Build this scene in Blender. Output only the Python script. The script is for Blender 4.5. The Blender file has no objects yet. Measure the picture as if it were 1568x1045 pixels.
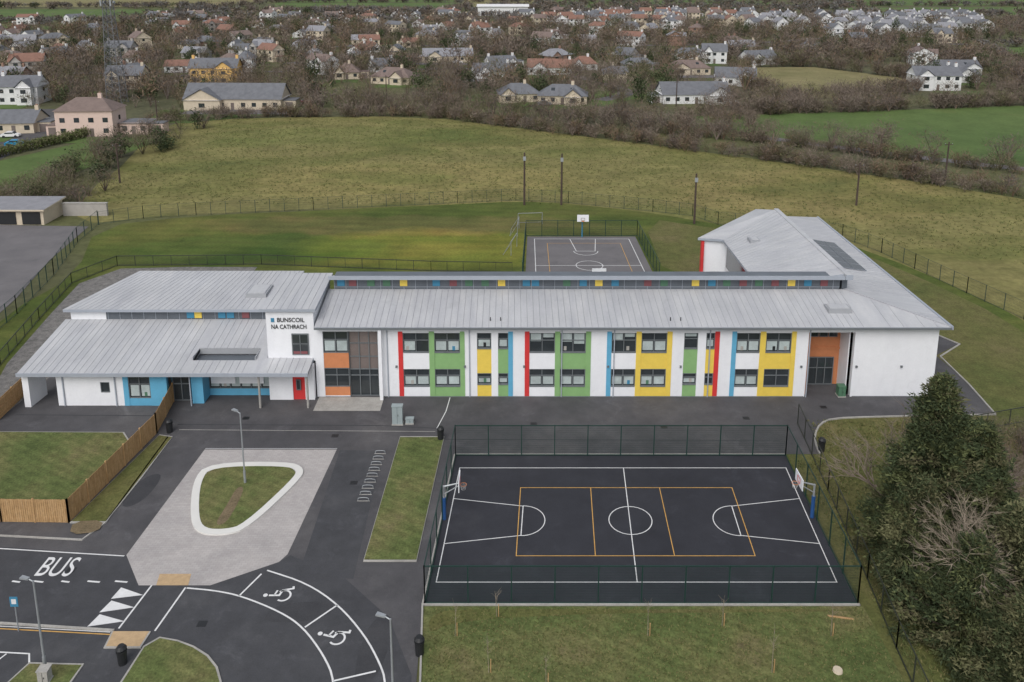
import bpy, math, random
import numpy as np
from mathutils import Vector
R=random.Random(7); NR=np.random.default_rng(7)
scene=bpy.context.scene
scene.view_settings.view_transform='Standard'; scene.view_settings.look='None'; scene.view_settings.exposure=0
# ---------------------------------------------------------------- materials
def newmat(name):
    m=bpy.data.materials.new(name); m.use_nodes=True
    nt=m.node_tree; b=nt.nodes['Principled BSDF']; return m,nt,b
def ramp(nt,stops):
    r=nt.nodes.new('ShaderNodeValToRGB'); e=r.color_ramp.elements
    while len(e)>1: e.remove(e[-1])
    e[0].position=stops[0][0]; e[0].color=(*stops[0][1],1)
    for p,c in stops[1:]:
        x=e.new(p); x.color=(*c,1)
    return r
def noise(nt,vec,scale,detail=6,rough=.6):
    n=nt.nodes.new('ShaderNodeTexNoise'); n.inputs['Scale'].default_value=scale
    n.inputs['Detail'].default_value=detail; n.inputs['Roughness'].default_value=rough
    nt.links.new(vec,n.inputs['Vector']); return n
def mul(nt,a,b,fac=1,mode='MULTIPLY'):
    m=nt.nodes.new('ShaderNodeMix'); m.data_type='RGBA'; m.blend_type=mode
    if isinstance(fac,(int,float)): m.inputs[0].default_value=fac
    else: nt.links.new(fac,m.inputs[0])
    nt.links.new(a,m.inputs[6]); nt.links.new(b,m.inputs[7]); return m.outputs[2]
def gm(name,stops,scale=.05,fine=3.,famt=.25,bump=.3,rough=.95,stretch=(1,1,1),rot=0,mid=None,spec=.2,bands=None,stain=None,patches=()):
    m,nt,b=newmat(name); L=nt.links
    tc=nt.nodes.new('ShaderNodeTexCoord'); mp=nt.nodes.new('ShaderNodeMapping')
    mp.inputs['Scale'].default_value=stretch; mp.inputs['Rotation'].default_value=(0,0,rot)
    L.new(tc.outputs['Object'],mp.inputs['Vector'])
    n=noise(nt,mp.outputs[0],scale,8,.62); r=ramp(nt,stops); L.new(n.outputs['Fac'],r.inputs[0])
    col=r.outputs[0]
    for (cx,cy,rx,ry,tint) in patches:   # local change of sward: ellipse with ragged edge
        nn=noise(nt,tc.outputs['Object'],.12,6,.6); va=nt.nodes.new('ShaderNodeVectorMath'); va.operation='MULTIPLY_ADD'
        va.inputs[1].default_value=(14,9,0); L.new(nn.outputs['Color'],va.inputs[0]); L.new(tc.outputs['Object'],va.inputs[2])
        m2=nt.nodes.new('ShaderNodeMapping'); m2.inputs['Scale'].default_value=(1/rx,1/ry,0); m2.inputs['Location'].default_value=(-(cx+7)/rx,-(cy+4.5)/ry,0); L.new(va.outputs[0],m2.inputs['Vector'])
        g=nt.nodes.new('ShaderNodeTexGradient'); g.gradient_type='SPHERICAL'; L.new(m2.outputs[0],g.inputs['Vector'])
        r5=ramp(nt,[(0,(1,1,1)),(.28,tint)]); L.new(g.outputs['Fac'],r5.inputs[0]); col=mul(nt,col,r5.outputs[0])
    if bands:
        w=nt.nodes.new('ShaderNodeTexWave'); w.inputs['Scale'].default_value=bands[0]; w.inputs['Distortion'].default_value=bands[1]
        w.inputs['Detail'].default_value=3; w.inputs['Detail Scale'].default_value=.4
        w.bands_direction='Y'; L.new(mp.outputs[0],w.inputs['Vector'])
        rr=ramp(nt,[(0,(1-bands[2],)*3),(1,(1+bands[2],)*3)]); L.new(w.outputs['Fac'],rr.inputs[0])
        col=mul(nt,col,rr.outputs[0])
    if mid:
        n3=noise(nt,tc.outputs['Object'],mid[0],5,.6); r3=ramp(nt,[(.3,(1-mid[1],)*3),(.7,(1+mid[1],)*3)])
        L.new(n3.outputs['Fac'],r3.inputs[0]); col=mul(nt,col,r3.outputs[0])
    if stain:
        n4=noise(nt,tc.outputs['Object'],stain[0],9,.72); n4.inputs['Distortion'].default_value=.6
        r4=ramp(nt,[(.56,(1,1,1)),(.68,(stain[1],)*3)]); L.new(n4.outputs['Fac'],r4.inputs[0]); col=mul(nt,col,r4.outputs[0])
    f=noise(nt,tc.outputs['Object'],fine,4,.7); r2=ramp(nt,[(.3,(1-famt,)*3),(.7,(1+famt,)*3)])
    L.new(f.outputs['Fac'],r2.inputs[0]); col=mul(nt,col,r2.outputs[0])
    L.new(col,b.inputs['Base Color']); b.inputs['Roughness'].default_value=rough
    b.inputs['Specular IOR Level'].default_value=spec
    if bump:
        bp=nt.nodes.new('ShaderNodeBump'); bp.inputs['Strength'].default_value=bump; bp.inputs['Distance'].default_value=.1
        L.new(f.outputs['Fac'],bp.inputs['Height']); L.new(bp.outputs[0],b.inputs['Normal'])
    return m
def pm(name,c,rough=.6,var=.08,scale=1.2,metal=0,spec=.4,stretch=(1,1,1)):
    d=tuple(x*(1-var) for x in c); e=tuple(min(1,x*(1+var)) for x in c)
    m_=gm(name,[(.3,d),(.7,e)],scale,8,var*.5,0,rough,stretch,spec=spec)
    m_.node_tree.nodes['Principled BSDF'].inputs['Metallic'].default_value=metal
    return m_
M={}
M['ground']=gm('ground_mat',[(.3,(.075,.085,.035)),(.45,(.11,.115,.05)),(.55,(.09,.09,.052)),(.7,(.14,.14,.065))],.012,.6,.3,.0)
M['field']=gm('field_grass',[(.28,(.10,.115,.036)),(.42,(.145,.145,.047)),(.52,(.195,.175,.068)),(.62,(.155,.155,.052)),(.74,(.11,.128,.036))],.022,.9,.26,.5,stretch=(1,1.9,1),mid=(.13,.2),stain=(.22,.82),patches=[(-20,160,40,18,(1.16,1.1,1.1)),(55,150,30,22,(1.14,1.05,1.1)),(-40,205,40,14,(.9,.98,.9))])
M['field2']=gm('pasture_grass',[(.3,(.07,.115,.035)),(.6,(.10,.145,.045)),(.75,(.135,.155,.055))],.02,1.2,.12,.1,mid=(.15,.15))
M['fieldtan']=gm('rough_pasture',[(.3,(.15,.145,.06)),(.6,(.23,.20,.10)),(.75,(.18,.16,.08))],.03,1,.2,.1,mid=(.15,.15))
M['lawn']=gm('lawn_grass',[(.3,(.055,.08,.018)),(.45,(.075,.10,.022)),(.6,(.105,.115,.03)),(.74,(.08,.085,.03))],.04,2.5,.22,.3,rot=.15,stretch=(1,2.4,1),mid=(.16,.2),bands=(.05,7,.06),stain=(.3,.8),patches=[(-13,119,22,11,(1.9,1.6,1.25)),(-38,119,24,8,(.62,.82,.7)),(-20,131,36,6,(1.4,1.08,1.5)),(-52,124,14,12,(1.3,1.15,1.2))])
M['fgrass']=gm('verge_grass',[(.28,(.078,.105,.034)),(.45,(.105,.13,.044)),(.58,(.145,.145,.058)),(.74,(.175,.135,.078))],.18,6,.35,.6,mid=(1.1,.22),bands=(.4,6,.08),rot=.5,stain=(.8,.78))
M['rgrass']=gm('side_grass',[(.3,(.08,.10,.03)),(.5,(.12,.12,.042)),(.7,(.155,.13,.062))],.09,5,.3,.5,mid=(.8,.2),stain=(.5,.8))
M['asph']=gm('asphalt',[(.3,(.063,.062,.067)),(.5,(.078,.076,.081)),(.7,(.108,.103,.105))],.12,14,.14,.15,.85,mid=(.6,.14),spec=.35,stain=(.28,1.35))
M['asphd']=gm('road_asphalt',[(.3,(.050,.051,.057)),(.55,(.060,.061,.067)),(.72,(.082,.082,.087))],.15,14,.12,.15,.85,mid=(.9,.13),spec=.35,stain=(.4,1.35))
M['patch']=gm('asphalt_patch',[(.3,(.044,.045,.05)),(.7,(.065,.065,.07))],.5,14,.15,.1,.8)
M['pitch']=gm('pitch_asphalt',[(.3,(.026,.027,.034)),(.6,(.034,.035,.043)),(.75,(.048,.049,.057))],.12,14,.12,.1,.8,mid=(.5,.14),spec=.35,stain=(.3,1.35))
M['pitch2']=gm('old_court_asphalt',[(.3,(.13,.125,.13)),(.7,(.18,.17,.175))],.2,10,.1,0,.9,stain=(.3,.85))
M['gravel']=gm('gravel',[(.35,(.13,.125,.12)),(.65,(.22,.21,.20))],1.5,9,.35,.5,stain=(.3,.7))
M['dirt']=gm('bare_soil',[(.3,(.14,.11,.065)),(.7,(.21,.16,.10))],1,7,.3,.5)
M['conc']=gm('concrete',[(.3,(.30,.29,.27)),(.7,(.42,.405,.38))],.8,9,.15,.1)
M['white']=gm('white_render',[(.3,(.74,.75,.785)),(.6,(.79,.80,.83)),(.75,(.81,.82,.845))],.5,6,.025,0,.8,(1,1,.25),mid=(1.2,.025),stain=(.9,.95))
M['line']=pm('line_paint',(.68,.68,.68),.7,.09,1.5)
M['isk']=pm('pale_kerb_concrete',(.66,.65,.62),.8,.04,.6)
M['yline']=pm('yellow_line_paint',(.56,.32,.09),.7,.12,2)
def roofmat(n,st):
    return gm(n,[(.3,(.385,.39,.415)),(.45,(.43,.435,.455)),(.55,(.455,.46,.475)),(.7,(.50,.50,.51))],.9,5,.05,0,.5,st,mid=(.15,.09),spec=.5,stain=(.35,.91))
M['roof']=roofmat('standing_seam_roof',(1,.07,1)); M['roofx']=roofmat('standing_seam_roof_side',(.07,1,1))
M['seam']=pm('roof_seam',(.36,.365,.39),.5,.05); M['hatch']=pm('rooflight_kerb',(.33,.34,.36),.5,.05)
M['fascia']=pm('fascia_metal',(.33,.36,.41),.5,.05)
M['panel']=pm('clerestory_panel',(.11,.125,.145),.4,.14,.6)
M['glass']=pm('window_glass',(.035,.042,.047),.07,.3,.4,spec=.8)
M['blind']=pm('window_blind',(.42,.48,.48),.5,.2,.8)
M['cabm']=pm('cabinet_paint',(.30,.35,.36),.5,.1,.8)
M['frame']=pm('window_frame',(.15,.165,.175),.5,.05)
M['red']=pm('red_panel',(.60,.045,.045),.5,.06)
M['green']=pm('green_panel',(.235,.41,.175),.5,.06)
M['blue']=pm('blue_panel',(.12,.38,.57),.5,.06)
M['yellow']=pm('yellow_panel',(.76,.56,.10),.5,.06)
M['orange']=pm('orange_panel',(.56,.22,.10),.5,.08)
M['mred']=pm('clerestory_red',(.22,.075,.085),.5,.04)
M['mgreen']=pm('clerestory_green',(.08,.18,.11),.5,.04)
M['mblue']=pm('clerestory_blue',(.05,.22,.36),.5,.04)
M['pad']=pm('post_padding_blue',(.02,.08,.24),.6,.06)
M['brown']=pm('hall_glazing_panel',(.17,.14,.13),.25,.18,.4,spec=.6)
M['fence']=pm('green_fence_paint',(.012,.042,.034),.5,.1)
M['dfence']=pm('dark_fence_paint',(.035,.04,.032),.5,.1)
M['gfence']=pm('grey_green_fence',(.05,.068,.05),.5,.1)
M['steel']=pm('galvanised_steel',(.34,.36,.38),.45,.08,metal=.3)
M['dsteel']=pm('weathered_mast_steel',(.15,.155,.165),.6,.1,metal=.2)
M['dark']=pm('dark_plastic',(.02,.021,.023),.5,.1)
M['wood']=gm('timber_boards',[(.3,(.33,.20,.095)),(.5,(.43,.27,.13)),(.7,(.50,.33,.18))],2.2,5,.15,.2,.8,(3,3,.4),stain=(.8,.82))
M['pole']=pm('weathered_timber',(.07,.05,.042),.9,.2)
M['tact']=pm('tactile_paving',(.47,.33,.19),.8,.14,2.5)
M['solar']=pm('solar_panel',(.035,.04,.052),.2,.1)
m,nt,b=newmat('block_paving'); tc=nt.nodes.new('ShaderNodeTexCoord')
br=nt.nodes.new('ShaderNodeTexBrick'); br.inputs['Scale'].default_value=1; br.inputs['Brick Width'].default_value=.4; br.inputs['Row Height'].default_value=.2
br.inputs['Mortar Size'].default_value=.012; br.inputs['Color1'].default_value=(.39,.365,.355,1); br.inputs['Color2'].default_value=(.44,.415,.405,1); br.inputs['Mortar'].default_value=(.33,.31,.30,1)
nt.links.new(tc.outputs['Object'],br.inputs['Vector']); n=noise(nt,tc.outputs['Object'],.35,9,.7); r=ramp(nt,[(.3,(.82,.82,.83)),(.7,(1.1,1.09,1.08))]); nt.links.new(n.outputs['Fac'],r.inputs[0])
nt.links.new(mul(nt,br.outputs['Color'],r.outputs[0]),b.inputs['Base Color']); b.inputs['Roughness'].default_value=.9; M['pave']=m
# ---------------------------------------------------------------- mesh builder
class MB:
    def __init__(s): s.v=[];s.f=[];s.mi=[];s.mats=[]
    def mid(s,k):
        if k not in s.mats: s.mats.append(k)
        return s.mats.index(k)
    def poly(s,pts,k):
        n=len(s.v); s.v+= [tuple(p) for p in pts]; s.f.append(tuple(range(n,n+len(pts)))); s.mi.append(s.mid(k))
    def box(s,x0,x1,y0,y1,z0,z1,k):
        n=len(s.v); s.v+=[(x0,y0,z0),(x1,y0,z0),(x1,y1,z0),(x0,y1,z0),(x0,y0,z1),(x1,y0,z1),(x1,y1,z1),(x0,y1,z1)]
        for q in ((3,2,1,0),(4,5,6,7),(0,1,5,4),(1,2,6,5),(2,3,7,6),(3,0,4,7)):
            s.f.append(tuple(n+i for i in q)); s.mi.append(s.mid(k))
    def prism(s,pts,z0,z1,k,ktop=None):
        b=[(p[0],p[1],z0) for p in pts]; t=[(p[0],p[1],z1 if len(p)<3 else p[2]) for p in pts]
        s.poly(t,ktop or k); N=len(pts)
        for i in range(N):
            j=(i+1)%N; s.poly([b[i],b[j],t[j],t[i]],k)
    def slab(s,top,th,k,kf):
        s.poly(top,k); bt=[(p[0],p[1],p[2]-th) for p in top]; s.poly(bt[::-1],kf); N=len(top)
        for i in range(N):
            j=(i+1)%N; s.poly([bt[i],bt[j],top[j],top[i]],kf)
    def tube(s,a,b,r0,r1,k,n=6):
        a=Vector(a);b=Vector(b);d=(b-a).normalized(); u=d.orthogonal().normalized(); w=d.cross(u)
        N=len(s.v)
        for c,r in((a,r0),(b,r1)):
            for i in range(n):
                t=2*math.pi*i/n; s.v.append(tuple(c+u*math.cos(t)*r+w*math.sin(t)*r))
        for i in range(n):
            j=(i+1)%n; s.f.append((N+i,N+j,N+n+j,N+n+i)); s.mi.append(s.mid(k))
        s.f.append(tuple(N+n+i for i in range(n))); s.mi.append(s.mid(k))
    def strip(s,pts,w,z,k,closed=False):
        P=[Vector((p[0],p[1])) for p in pts]; N=len(P); L=[];Rr=[]
        for i in range(N):
            if closed: a=P[i-1]; b=P[(i+1)%N]
            else: a=P[max(i-1,0)]; b=P[min(i+1,N-1)]
            if not closed and 0<i<N-1 or closed:
                d1=(P[i]-a).normalized(); d2=(b-P[i]).normalized(); t=(d1+d2).normalized(); nn=Vector((-t.y,t.x)); c=max(.4,nn.dot(Vector((-d1.y,d1.x)))); off=nn*(w/2/c)
            else:
                t=(b-a).normalized(); off=Vector((-t.y,t.x))*w/2
            L.append(P[i]+off);Rr.append(P[i]-off)
        rng=range(N if closed else N-1)
        return [( L[i],L[(i+1)%N],Rr[(i+1)%N],Rr[i]) for i in rng] if z is None else [s.poly([(q.x,q.y,z) for q in (L[i],L[(i+1)%N],Rr[(i+1)%N],Rr[i])],k) for i in rng]
    def kerb(s,pts,w,z0,z1,k,closed=False):
        for q in s.strip(pts,w,None,k,closed): s.prism([(p.x,p.y) for p in q],z0,z1,k)
    def obj(s,name,parent=None,loc=None,rot=0):
        me=bpy.data.meshes.new(name); me.from_pydata(s.v,[],s.f); me.polygons.foreach_set('material_index',s.mi)
        for k in s.mats: me.materials.append(M[k])
        me.update(); o=bpy.data.objects.new(name,me); scene.collection.objects.link(o)
        if parent: o.parent=parent
        if loc: o.location=loc
        o.rotation_euler[2]=rot
        return o
def empty(name,loc=(0,0,0)):
    e=bpy.data.objects.new(name,None); scene.collection.objects.link(e); e.location=loc; return e
def flat(name,pts,k,z,parent=None):
    b=MB(); b.poly([(x,y,z) for x,y in pts],k); return b.obj(name,parent)
def chaikin(pts,n=2,closed=True):
    for _ in range(n):
        o=[]; N=len(pts)
        if not closed: o.append(pts[0])
        for i in range(N if closed else N-1):
            a=pts[i];b=pts[(i+1)%N]; o.append((a[0]*.75+b[0]*.25,a[1]*.75+b[1]*.25)); o.append((a[0]*.25+b[0]*.75,a[1]*.25+b[1]*.75))
        if not closed: o.append(pts[-1])
        pts=o
    return pts
def arc(cx,cy,r,a0,a1,n=28): return [(cx+r*math.cos(math.radians(a0+(a1-a0)*i/n)),cy+r*math.sin(math.radians(a0+(a1-a0)*i/n))) for i in range(n+1)]
# ---------------------------------------------------------------- ground
flat('ground',[(-4000,-300),(4000,-300),(4000,6000),(-4000,6000)],'ground',0)
fieldpts=chaikin([(-97,222),(-70,231),(-26,233),(3,214),(33,194),(58,176),(79,160),(93,147),(130,112),(130,60),(60,60),(46,92),(35,132),(10,144),(-34,140),(-62,135),(-72,131),(-80,150),(-84,178)],1)
flat('meadow_field',fieldpts,'field',.02)
flat('pasture_field',[(50,232),(97,240),(160,252),(300,262),(300,120),(150,140),(106,168),(88,180),(63,201)],'field2',.03)
flat('rough_field',[(80,262),(125,272),(160,300),(128,352),(95,350),(84,300)],'fieldtan',.03)
flat('far_pasture_field',[(215,370),(420,360),(420,455),(250,440)],'field2',.03)
for i,(p,k) in enumerate([([(-620,640),(-290,650),(-320,850),(-660,840)],'field2'),([(-260,820),(-60,800),(-60,1000),(-280,1010)],'field2'),([(40,860),(300,870),(320,1200),(40,1200)],'field2'),([(-900,900),(-330,900),(-300,1300),(-1000,1300)],'fieldtan'),([(330,740),(560,740),(600,900),(330,880)],'field2'),([(-60,880),(30,890),(30,1100),(-60,1100)],'fieldtan'),([(380,930),(800,950),(860,1250),(380,1250)],'field2'),([(-280,1030),(-70,1020),(-70,1300),(-290,1300)],'field2'),
  ([(-20,262),(28,250),(45,272),(28,300),(-5,285)],'field2'),([(-100,222),(-88,222),(-66,240),(-60,255),(-104,243)],'field2'),([(-400,560),(-260,570),(-280,610),(-400,600)],'field2'),([(36,285),(66,290),(62,318),(34,312)],'field2'),([(-60,340),(-20,338),(-24,358),(-60,360)],'field2')]):
    flat('distant_field',p,k,.04)
flat('back_lawn',chaikin([(-68,130),(-54,136),(-35,139),(-10,143),(1,145),(10,143.5),(24,138),(34,131),(50,124),(57,110),(62,93),(64,60),(40,36),(30,60),(-58,60),(-62,95),(-60,108)],1),'lawn',.03)
flat('side_rough_grass',chaikin([(21,104),(22,135),(33,129),(49,122),(55,110),(60,92),(60,62),(44,60),(44,100)],1),'rgrass',.034)
flat('asphalt_forecourt',[(-70,34),(-5.4,34),(-5.9,47.6),(23.05,47.6),(23.8,65.1),(26.8,65.1),(26.9,66.3),(27.4,68.1),(28.6,70),(30.1,70.9),(34.2,71.2),(45.8,71.6),(46.6,77.4),(46.3,83.9),(50.2,86.7),(49,89),(40,89),(40,80),(-50,80),(-70,76)],'asph',.042)
flat('side_grass_bank',[(23.2,34),(23.2,47.6),(23.95,65),(26.7,65),(26.8,66.3),(27.3,68.2),(28.5,70.1),(30.1,71),(34.2,71.3),(45.9,71.7),(52,71),(60,60),(60,34)],'rgrass',.038)
flat('gravel_bank',[(-48.2,70),(-52,76),(-54,82),(-56.4,95),(-58,105),(-55,110.6),(-46,111.3),(-36,111.2),(-36,90),(-43,88),(-47.8,88),(-47.8,76)],'gravel',.05)
road=[(-60,53.6),(-37.5,53.3),(-27.8,52.4),(-25.6,49.4),(-20.7,49.4),(-16.6,51.7),(-16.0,52.4),(-12,50.5),(-8,46.5),(-6,42),(-5.6,34),(-60,34)]
flat('access_road',road,'asphd',.046)
flat('drop_off_paving',[(-27,65.8),(-15.4,65.8),(-16.2,52.5),(-16.6,51.7),(-20.7,49.4),(-25.6,49.4),(-27.8,52.4)],'pave',.052)
b=MB()
for x,y,w,h in [(-13,56,1.6,1.2),(-8.6,44,1.0,3),(-30,60,1,2.4),(-14,47,2.4,1)]:
    b.poly([(px,py,.05) for px,py in chaikin([(x-w,y-h),(x+w*.8,y-h*.7),(x+w,y+h),(x-w*.7,y+h*.8)],2)],'patch')
b.poly([(x,y,.0502) for x,y in [(-14.9,50.6),(-11,50),(-11.3,65.6),(-15.1,65.7)]],'asphd')
b.strip([(-47,71.6),(-33.2,71.4)],.12,.051,'patch'); b.strip([(-31,69.9),(-12,69.7),(-6.6,69.2)],.12,.051,'patch'); b.strip([(-6,67.4),(24,67.2)],.1,.051,'patch')
b.strip([(-30.5,69.0),(-7,68.7)],.07,.0514,'conc')
for x,y in [(-25,71),(-16,68),(2,70),(14,69.5),(22,71),(-13,61),(-31,50.9),(-20,46),(-9,52),(30,73)]:
    b.box(x-.3,x+.3,y-.25,y+.25,.03,.056,'dark')
b.obj('asphalt_repairs_and_drains')
isl=chaikin([(-26.3,61.2),(-26,63.6),(-19,63.8),(-17.4,62.9),(-17.6,61.2),(-20.0,55.2),(-21.4,54.5),(-23.4,54.6),(-24.6,56.2)],2)
c=(sum(p[0] for p in isl)/len(isl),sum(p[1] for p in isl)/len(isl))
e=empty('kerbed_island')
inn=[(c[0]+(p[0]-c[0])*.86,c[1]+(p[1]-c[1])*.89) for p in isl]
mid=[((a[0]+q[0])/2,(a[1]+q[1])/2) for a,q in zip(isl,inn)]
b=MB(); b.kerb(mid,.6,.05,.17,'isk',True); b.obj('island_kerb',e)
flat('island_grass',inn,'fgrass',.15,e)
flat('worn_path',chaikin([(-22.4,60.3),(-21.7,60.3),(-21.6,57.5),(-21.8,55.6),(-22.6,55.6),(-22.4,58)],2),'dirt',.156,e)
def lawn(name,pts,k='fgrass',kerbk='conc',z=.12):
    e=empty(name); b=MB(); b.prism(pts,.03,z,kerbk); b.obj('kerb_edge',e)
    cx=sum(p[0] for p in pts)/len(pts); cy=sum(p[1] for p in pts)/len(pts)
    ins=[(p[0]+(cx-p[0])/max(.1,math.hypot(cx-p[0],cy-p[1]))*.14,p[1]+(cy-p[1])/max(.1,math.hypot(cx-p[0],cy-p[1]))*.14) for p in pts]
    flat('grass',ins,k,z+.01,e)
lawn('grass_strip',[(-10.1,67.8),(-6.1,67.8),(-6.8,51.7),(-10.6,51.7)])
lawn('front_lawn',[(-60,68.7),(-35.3,68.5),(-33.3,66),(-34.6,57),(-39,56.6),(-60,56.6)])
lawn('fence_verge',[(-31.9,68.1),(-30.6,67.8),(-30.7,61.5),(-31.0,55.9),(-33.7,55.9)],'rgrass')
lawn('junction_verge',chaikin([(-22.9,45),(-20.4,44.5),(-18.1,43.1),(-16.9,41),(-16.6,36),(-23.6,36),(-23.2,41.6)],1))
lawn('corner_verge',[(-29.4,42.9),(-26,42.8),(-26.1,41.2),(-26.6,38),(-31,38)])
flat('front_grass',[(-5.4,30),(-5.5,41.6),(-5.9,47.5),(23.3,47.5),(23.3,30)],'fgrass',.05)
flat('verge_edge',[(px,py) for px,py in chaikin([(-5.4,46.9),(-3,47.3),(8,47.2),(22,47.3),(22,47.0),(5,46.9),(-4,46.2),(-5.3,45)],2)],'rgrass',.0545)
b=MB()
b.kerb([(-5.3,34),(-5.45,41.6),(-5.95,47.6),(23.1,47.6)],.12,.03,.15,'conc')
b.kerb([(-5.95,47.6),(-5.0,65)],.12,.03,.12,'conc'); b.kerb([(-5,65),(23.8,65)],.14,.03,.13,'conc')
b.kerb(chaikin([(26.8,65.1),(26.9,66.3),(27.4,68.1),(28.6,70),(30.1,70.9),(34.2,71.2),(45.8,71.6)],1,False),.16,.03,.14,'conc')
b.kerb([(45.8,71.6),(46.4,77.4),(46.6,83.6),(50.3,86.6),(49,89)],.14,.03,.14,'conc')
b.kerb([(-60,46.0),(-33,46.0),(-25.4,45.4)],.14,.03,.15,'conc'); b.kerb([(-31,67.9),(-31,56),(-31.8,54.0),(-40,54.6),(-60,55)],.12,.03,.13,'conc')
b.obj('kerbstones')
flat('worn_verge_soil',chaikin([(-33.5,56),(-31.2,56.2),(-31,54.8),(-33,54.5)],1),'dirt',.135)
# ---------------------------------------------------------------- road markings
e=empty('road_markings'); b=MB(); z=.06
def st(pts,w=.12,k='line'): b.strip(pts,w,z,k)
for x0,x1 in [(-37,-36.2),(-34.5,-33.9),(-33,-32.3),(-31.1,-30.5),(-29.3,-28.4),(-27.4,-26.5)]: st([(x0,49.8),(x1,49.7)],.14)
for T in [[(-26.7,49.1),(-24.9,48.5),(-26.6,48.3)],[(-26.8,47.9),(-25.0,47.4),(-26.8,47.1)],[(-27,46.7),(-25.1,46.2),(-27,45.9)]]:
    b.poly([(T[0][0],T[0][1]+.1,z),(T[2][0]-.3,T[2][1]-.15,z),(T[1][0],T[1][1],z)],'line')
st([(-24.7,49.4),(-25.2,45.6)]); st([(-22.3,49.2),(-22.8,45.4)])
st(chaikin([(-22.2,49.15),(-20.1,48.9),(-18.2,48.4),(-15.2,47),(-13.4,45.7),(-11.6,43.5),(-10.5,41.6),(-10,38)],2,False))
st(chaikin([(-17.2,50.85),(-14.1,49.6),(-11.5,47.6),(-9.3,45),(-8,42.8),(-7.5,41.6),(-7,38)],2,False))
st([(-17.5,50.5),(-18.4,48.4)]); st([(-11.6,47.6),(-13.3,45.7)]); st([(-8.2,42.3),(-10.6,41.6)])
st([(-60,53.5),(-37.5,53.1),(-27.9,52.3)],.1); st([(-60,45.6),(-33,45.6),(-25.4,45.1)],.08,'yline'); st([(-60,45.8),(-33,45.8),(-25.6,45.3)],.06)
for x in (-33.4,-31.2): st([(x,43.6),(x-1.2,41),(x-2,38)],.1)
st([(-36,44.0),(-29.8,43.6),(-29.4,42.9)],.1)
st([(-6.9,69.2),(-6.3,72.2),(-6.1,74.8)],.08); st([(-27,65.95),(-15.4,65.95)],.05)
def wheel(cx,cy,s,ang):
    def T(p):
        x,y=p; c,sn=math.cos(ang),math.sin(ang); return (cx+s*(x*c-y*sn),cy+s*(x*sn+y*c))
    b.strip([T(p) for p in arc(0,-.2,.5,-200,60,16)],.13,z,'line'); b.strip([T((-.25,.8)),T((-.05,.1)),T((.45,.1)),T((.8,-.55)),T((1.0,-.45))],.15,z,'line')
    b.strip([T((-.12,.45)),T((.35,.45))],.12,z,'line'); b.poly([(*T((-.3+.17*math.cos(t*.785),1.05+.17*math.sin(t*.785))),z) for t in range(8)],'line')
wheel(-15.6,48.5,.95,math.radians(75)); wheel(-11.2,44.9,.95,math.radians(58))
b.obj('lines',e)
def text(s,loc,size,rot,k,parent,name,ext=0,sx=1,bold=0):
    cu=bpy.data.curves.new(name,'FONT'); cu.body=s; cu.size=size; cu.extrude=ext; cu.offset=bold; cu.materials.append(M[k]); cu.align_x='CENTER'
    o=bpy.data.objects.new(name,cu); scene.collection.objects.link(o); o.location=loc; o.rotation_euler=rot; o.scale=(sx,1,1); o.parent=parent; return o
text('BUS',(-32.1,50.3,.061),2.7,(0,0,-.02),'line',e,'bus_lettering',0,.56,.01)
b=MB(); b.poly([(x,y,.062) for x,y in [(-24.6,50.5),(-22.4,50.5),(-22.2,49.4),(-24.4,49.4)]],'tact'); b.poly([(x,y,.13) for x,y in [(-25.4,45.3),(-23.1,45.3),(-23.2,44.1),(-25.3,44.1)]],'tact'); b.prism([(-25.5,45.3),(-23.0,45.3),(-23.1,44),(-25.4,44)],.03,.125,'conc'); b.obj('tactile_paving')
# ---------------------------------------------------------------- sports pitch
e=empty('basketball_court'); b=MB()
b.poly([(x,y,.056) for x,y in [(-5.85,47.75),(22.95,47.75),(23.7,64.9),(-4.95,64.9)]],'pitch')
def C(s,t): return (-5.22+.06*t+s,49.7+t)
def cl(pts,w=.07,k='line',zz=.062,closed=False): b.strip([C(*p) for p in pts],w,zz,k,closed)
cl([(0,0),(27.6,0),(27.6,13.35),(0,13.35)],closed=True); cl([(13.85,0),(13.85,13.35)],zz=.065); cl(arc(13.9,6.55,1.65,0,360),zz=.068)
for sg,x0 in ((1,0),(-1,27.6)):
    cl([(x0,9.2),(x0+sg*5.6,8.25)],zz=.065); cl([(x0,3.9),(x0+sg*5.6,4.8)],zz=.067); cl([(x0+sg*5.6,8.25),(x0+sg*5.6,4.8)],zz=.069)
    cl([(x0+sg*(5.6+1.75*math.cos(t)),6.52+1.75*math.sin(t)) for t in [math.pi*(i/24-.5) for i in range(25)]],zz=.071)
def yl(pts,zz=.074,closed=False): b.strip(pts,.065,zz,'yline',closed)
yl([(.7,60.3),(17.9,60.3),(17.5,52.3),(.3,52.3)],closed=True); yl([(6.4,60.3),(6.0,52.3)],.077); yl([(12.0,60.3),(11.7,52.3)],.077)
b.obj('court_surface_and_lines',e)
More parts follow.
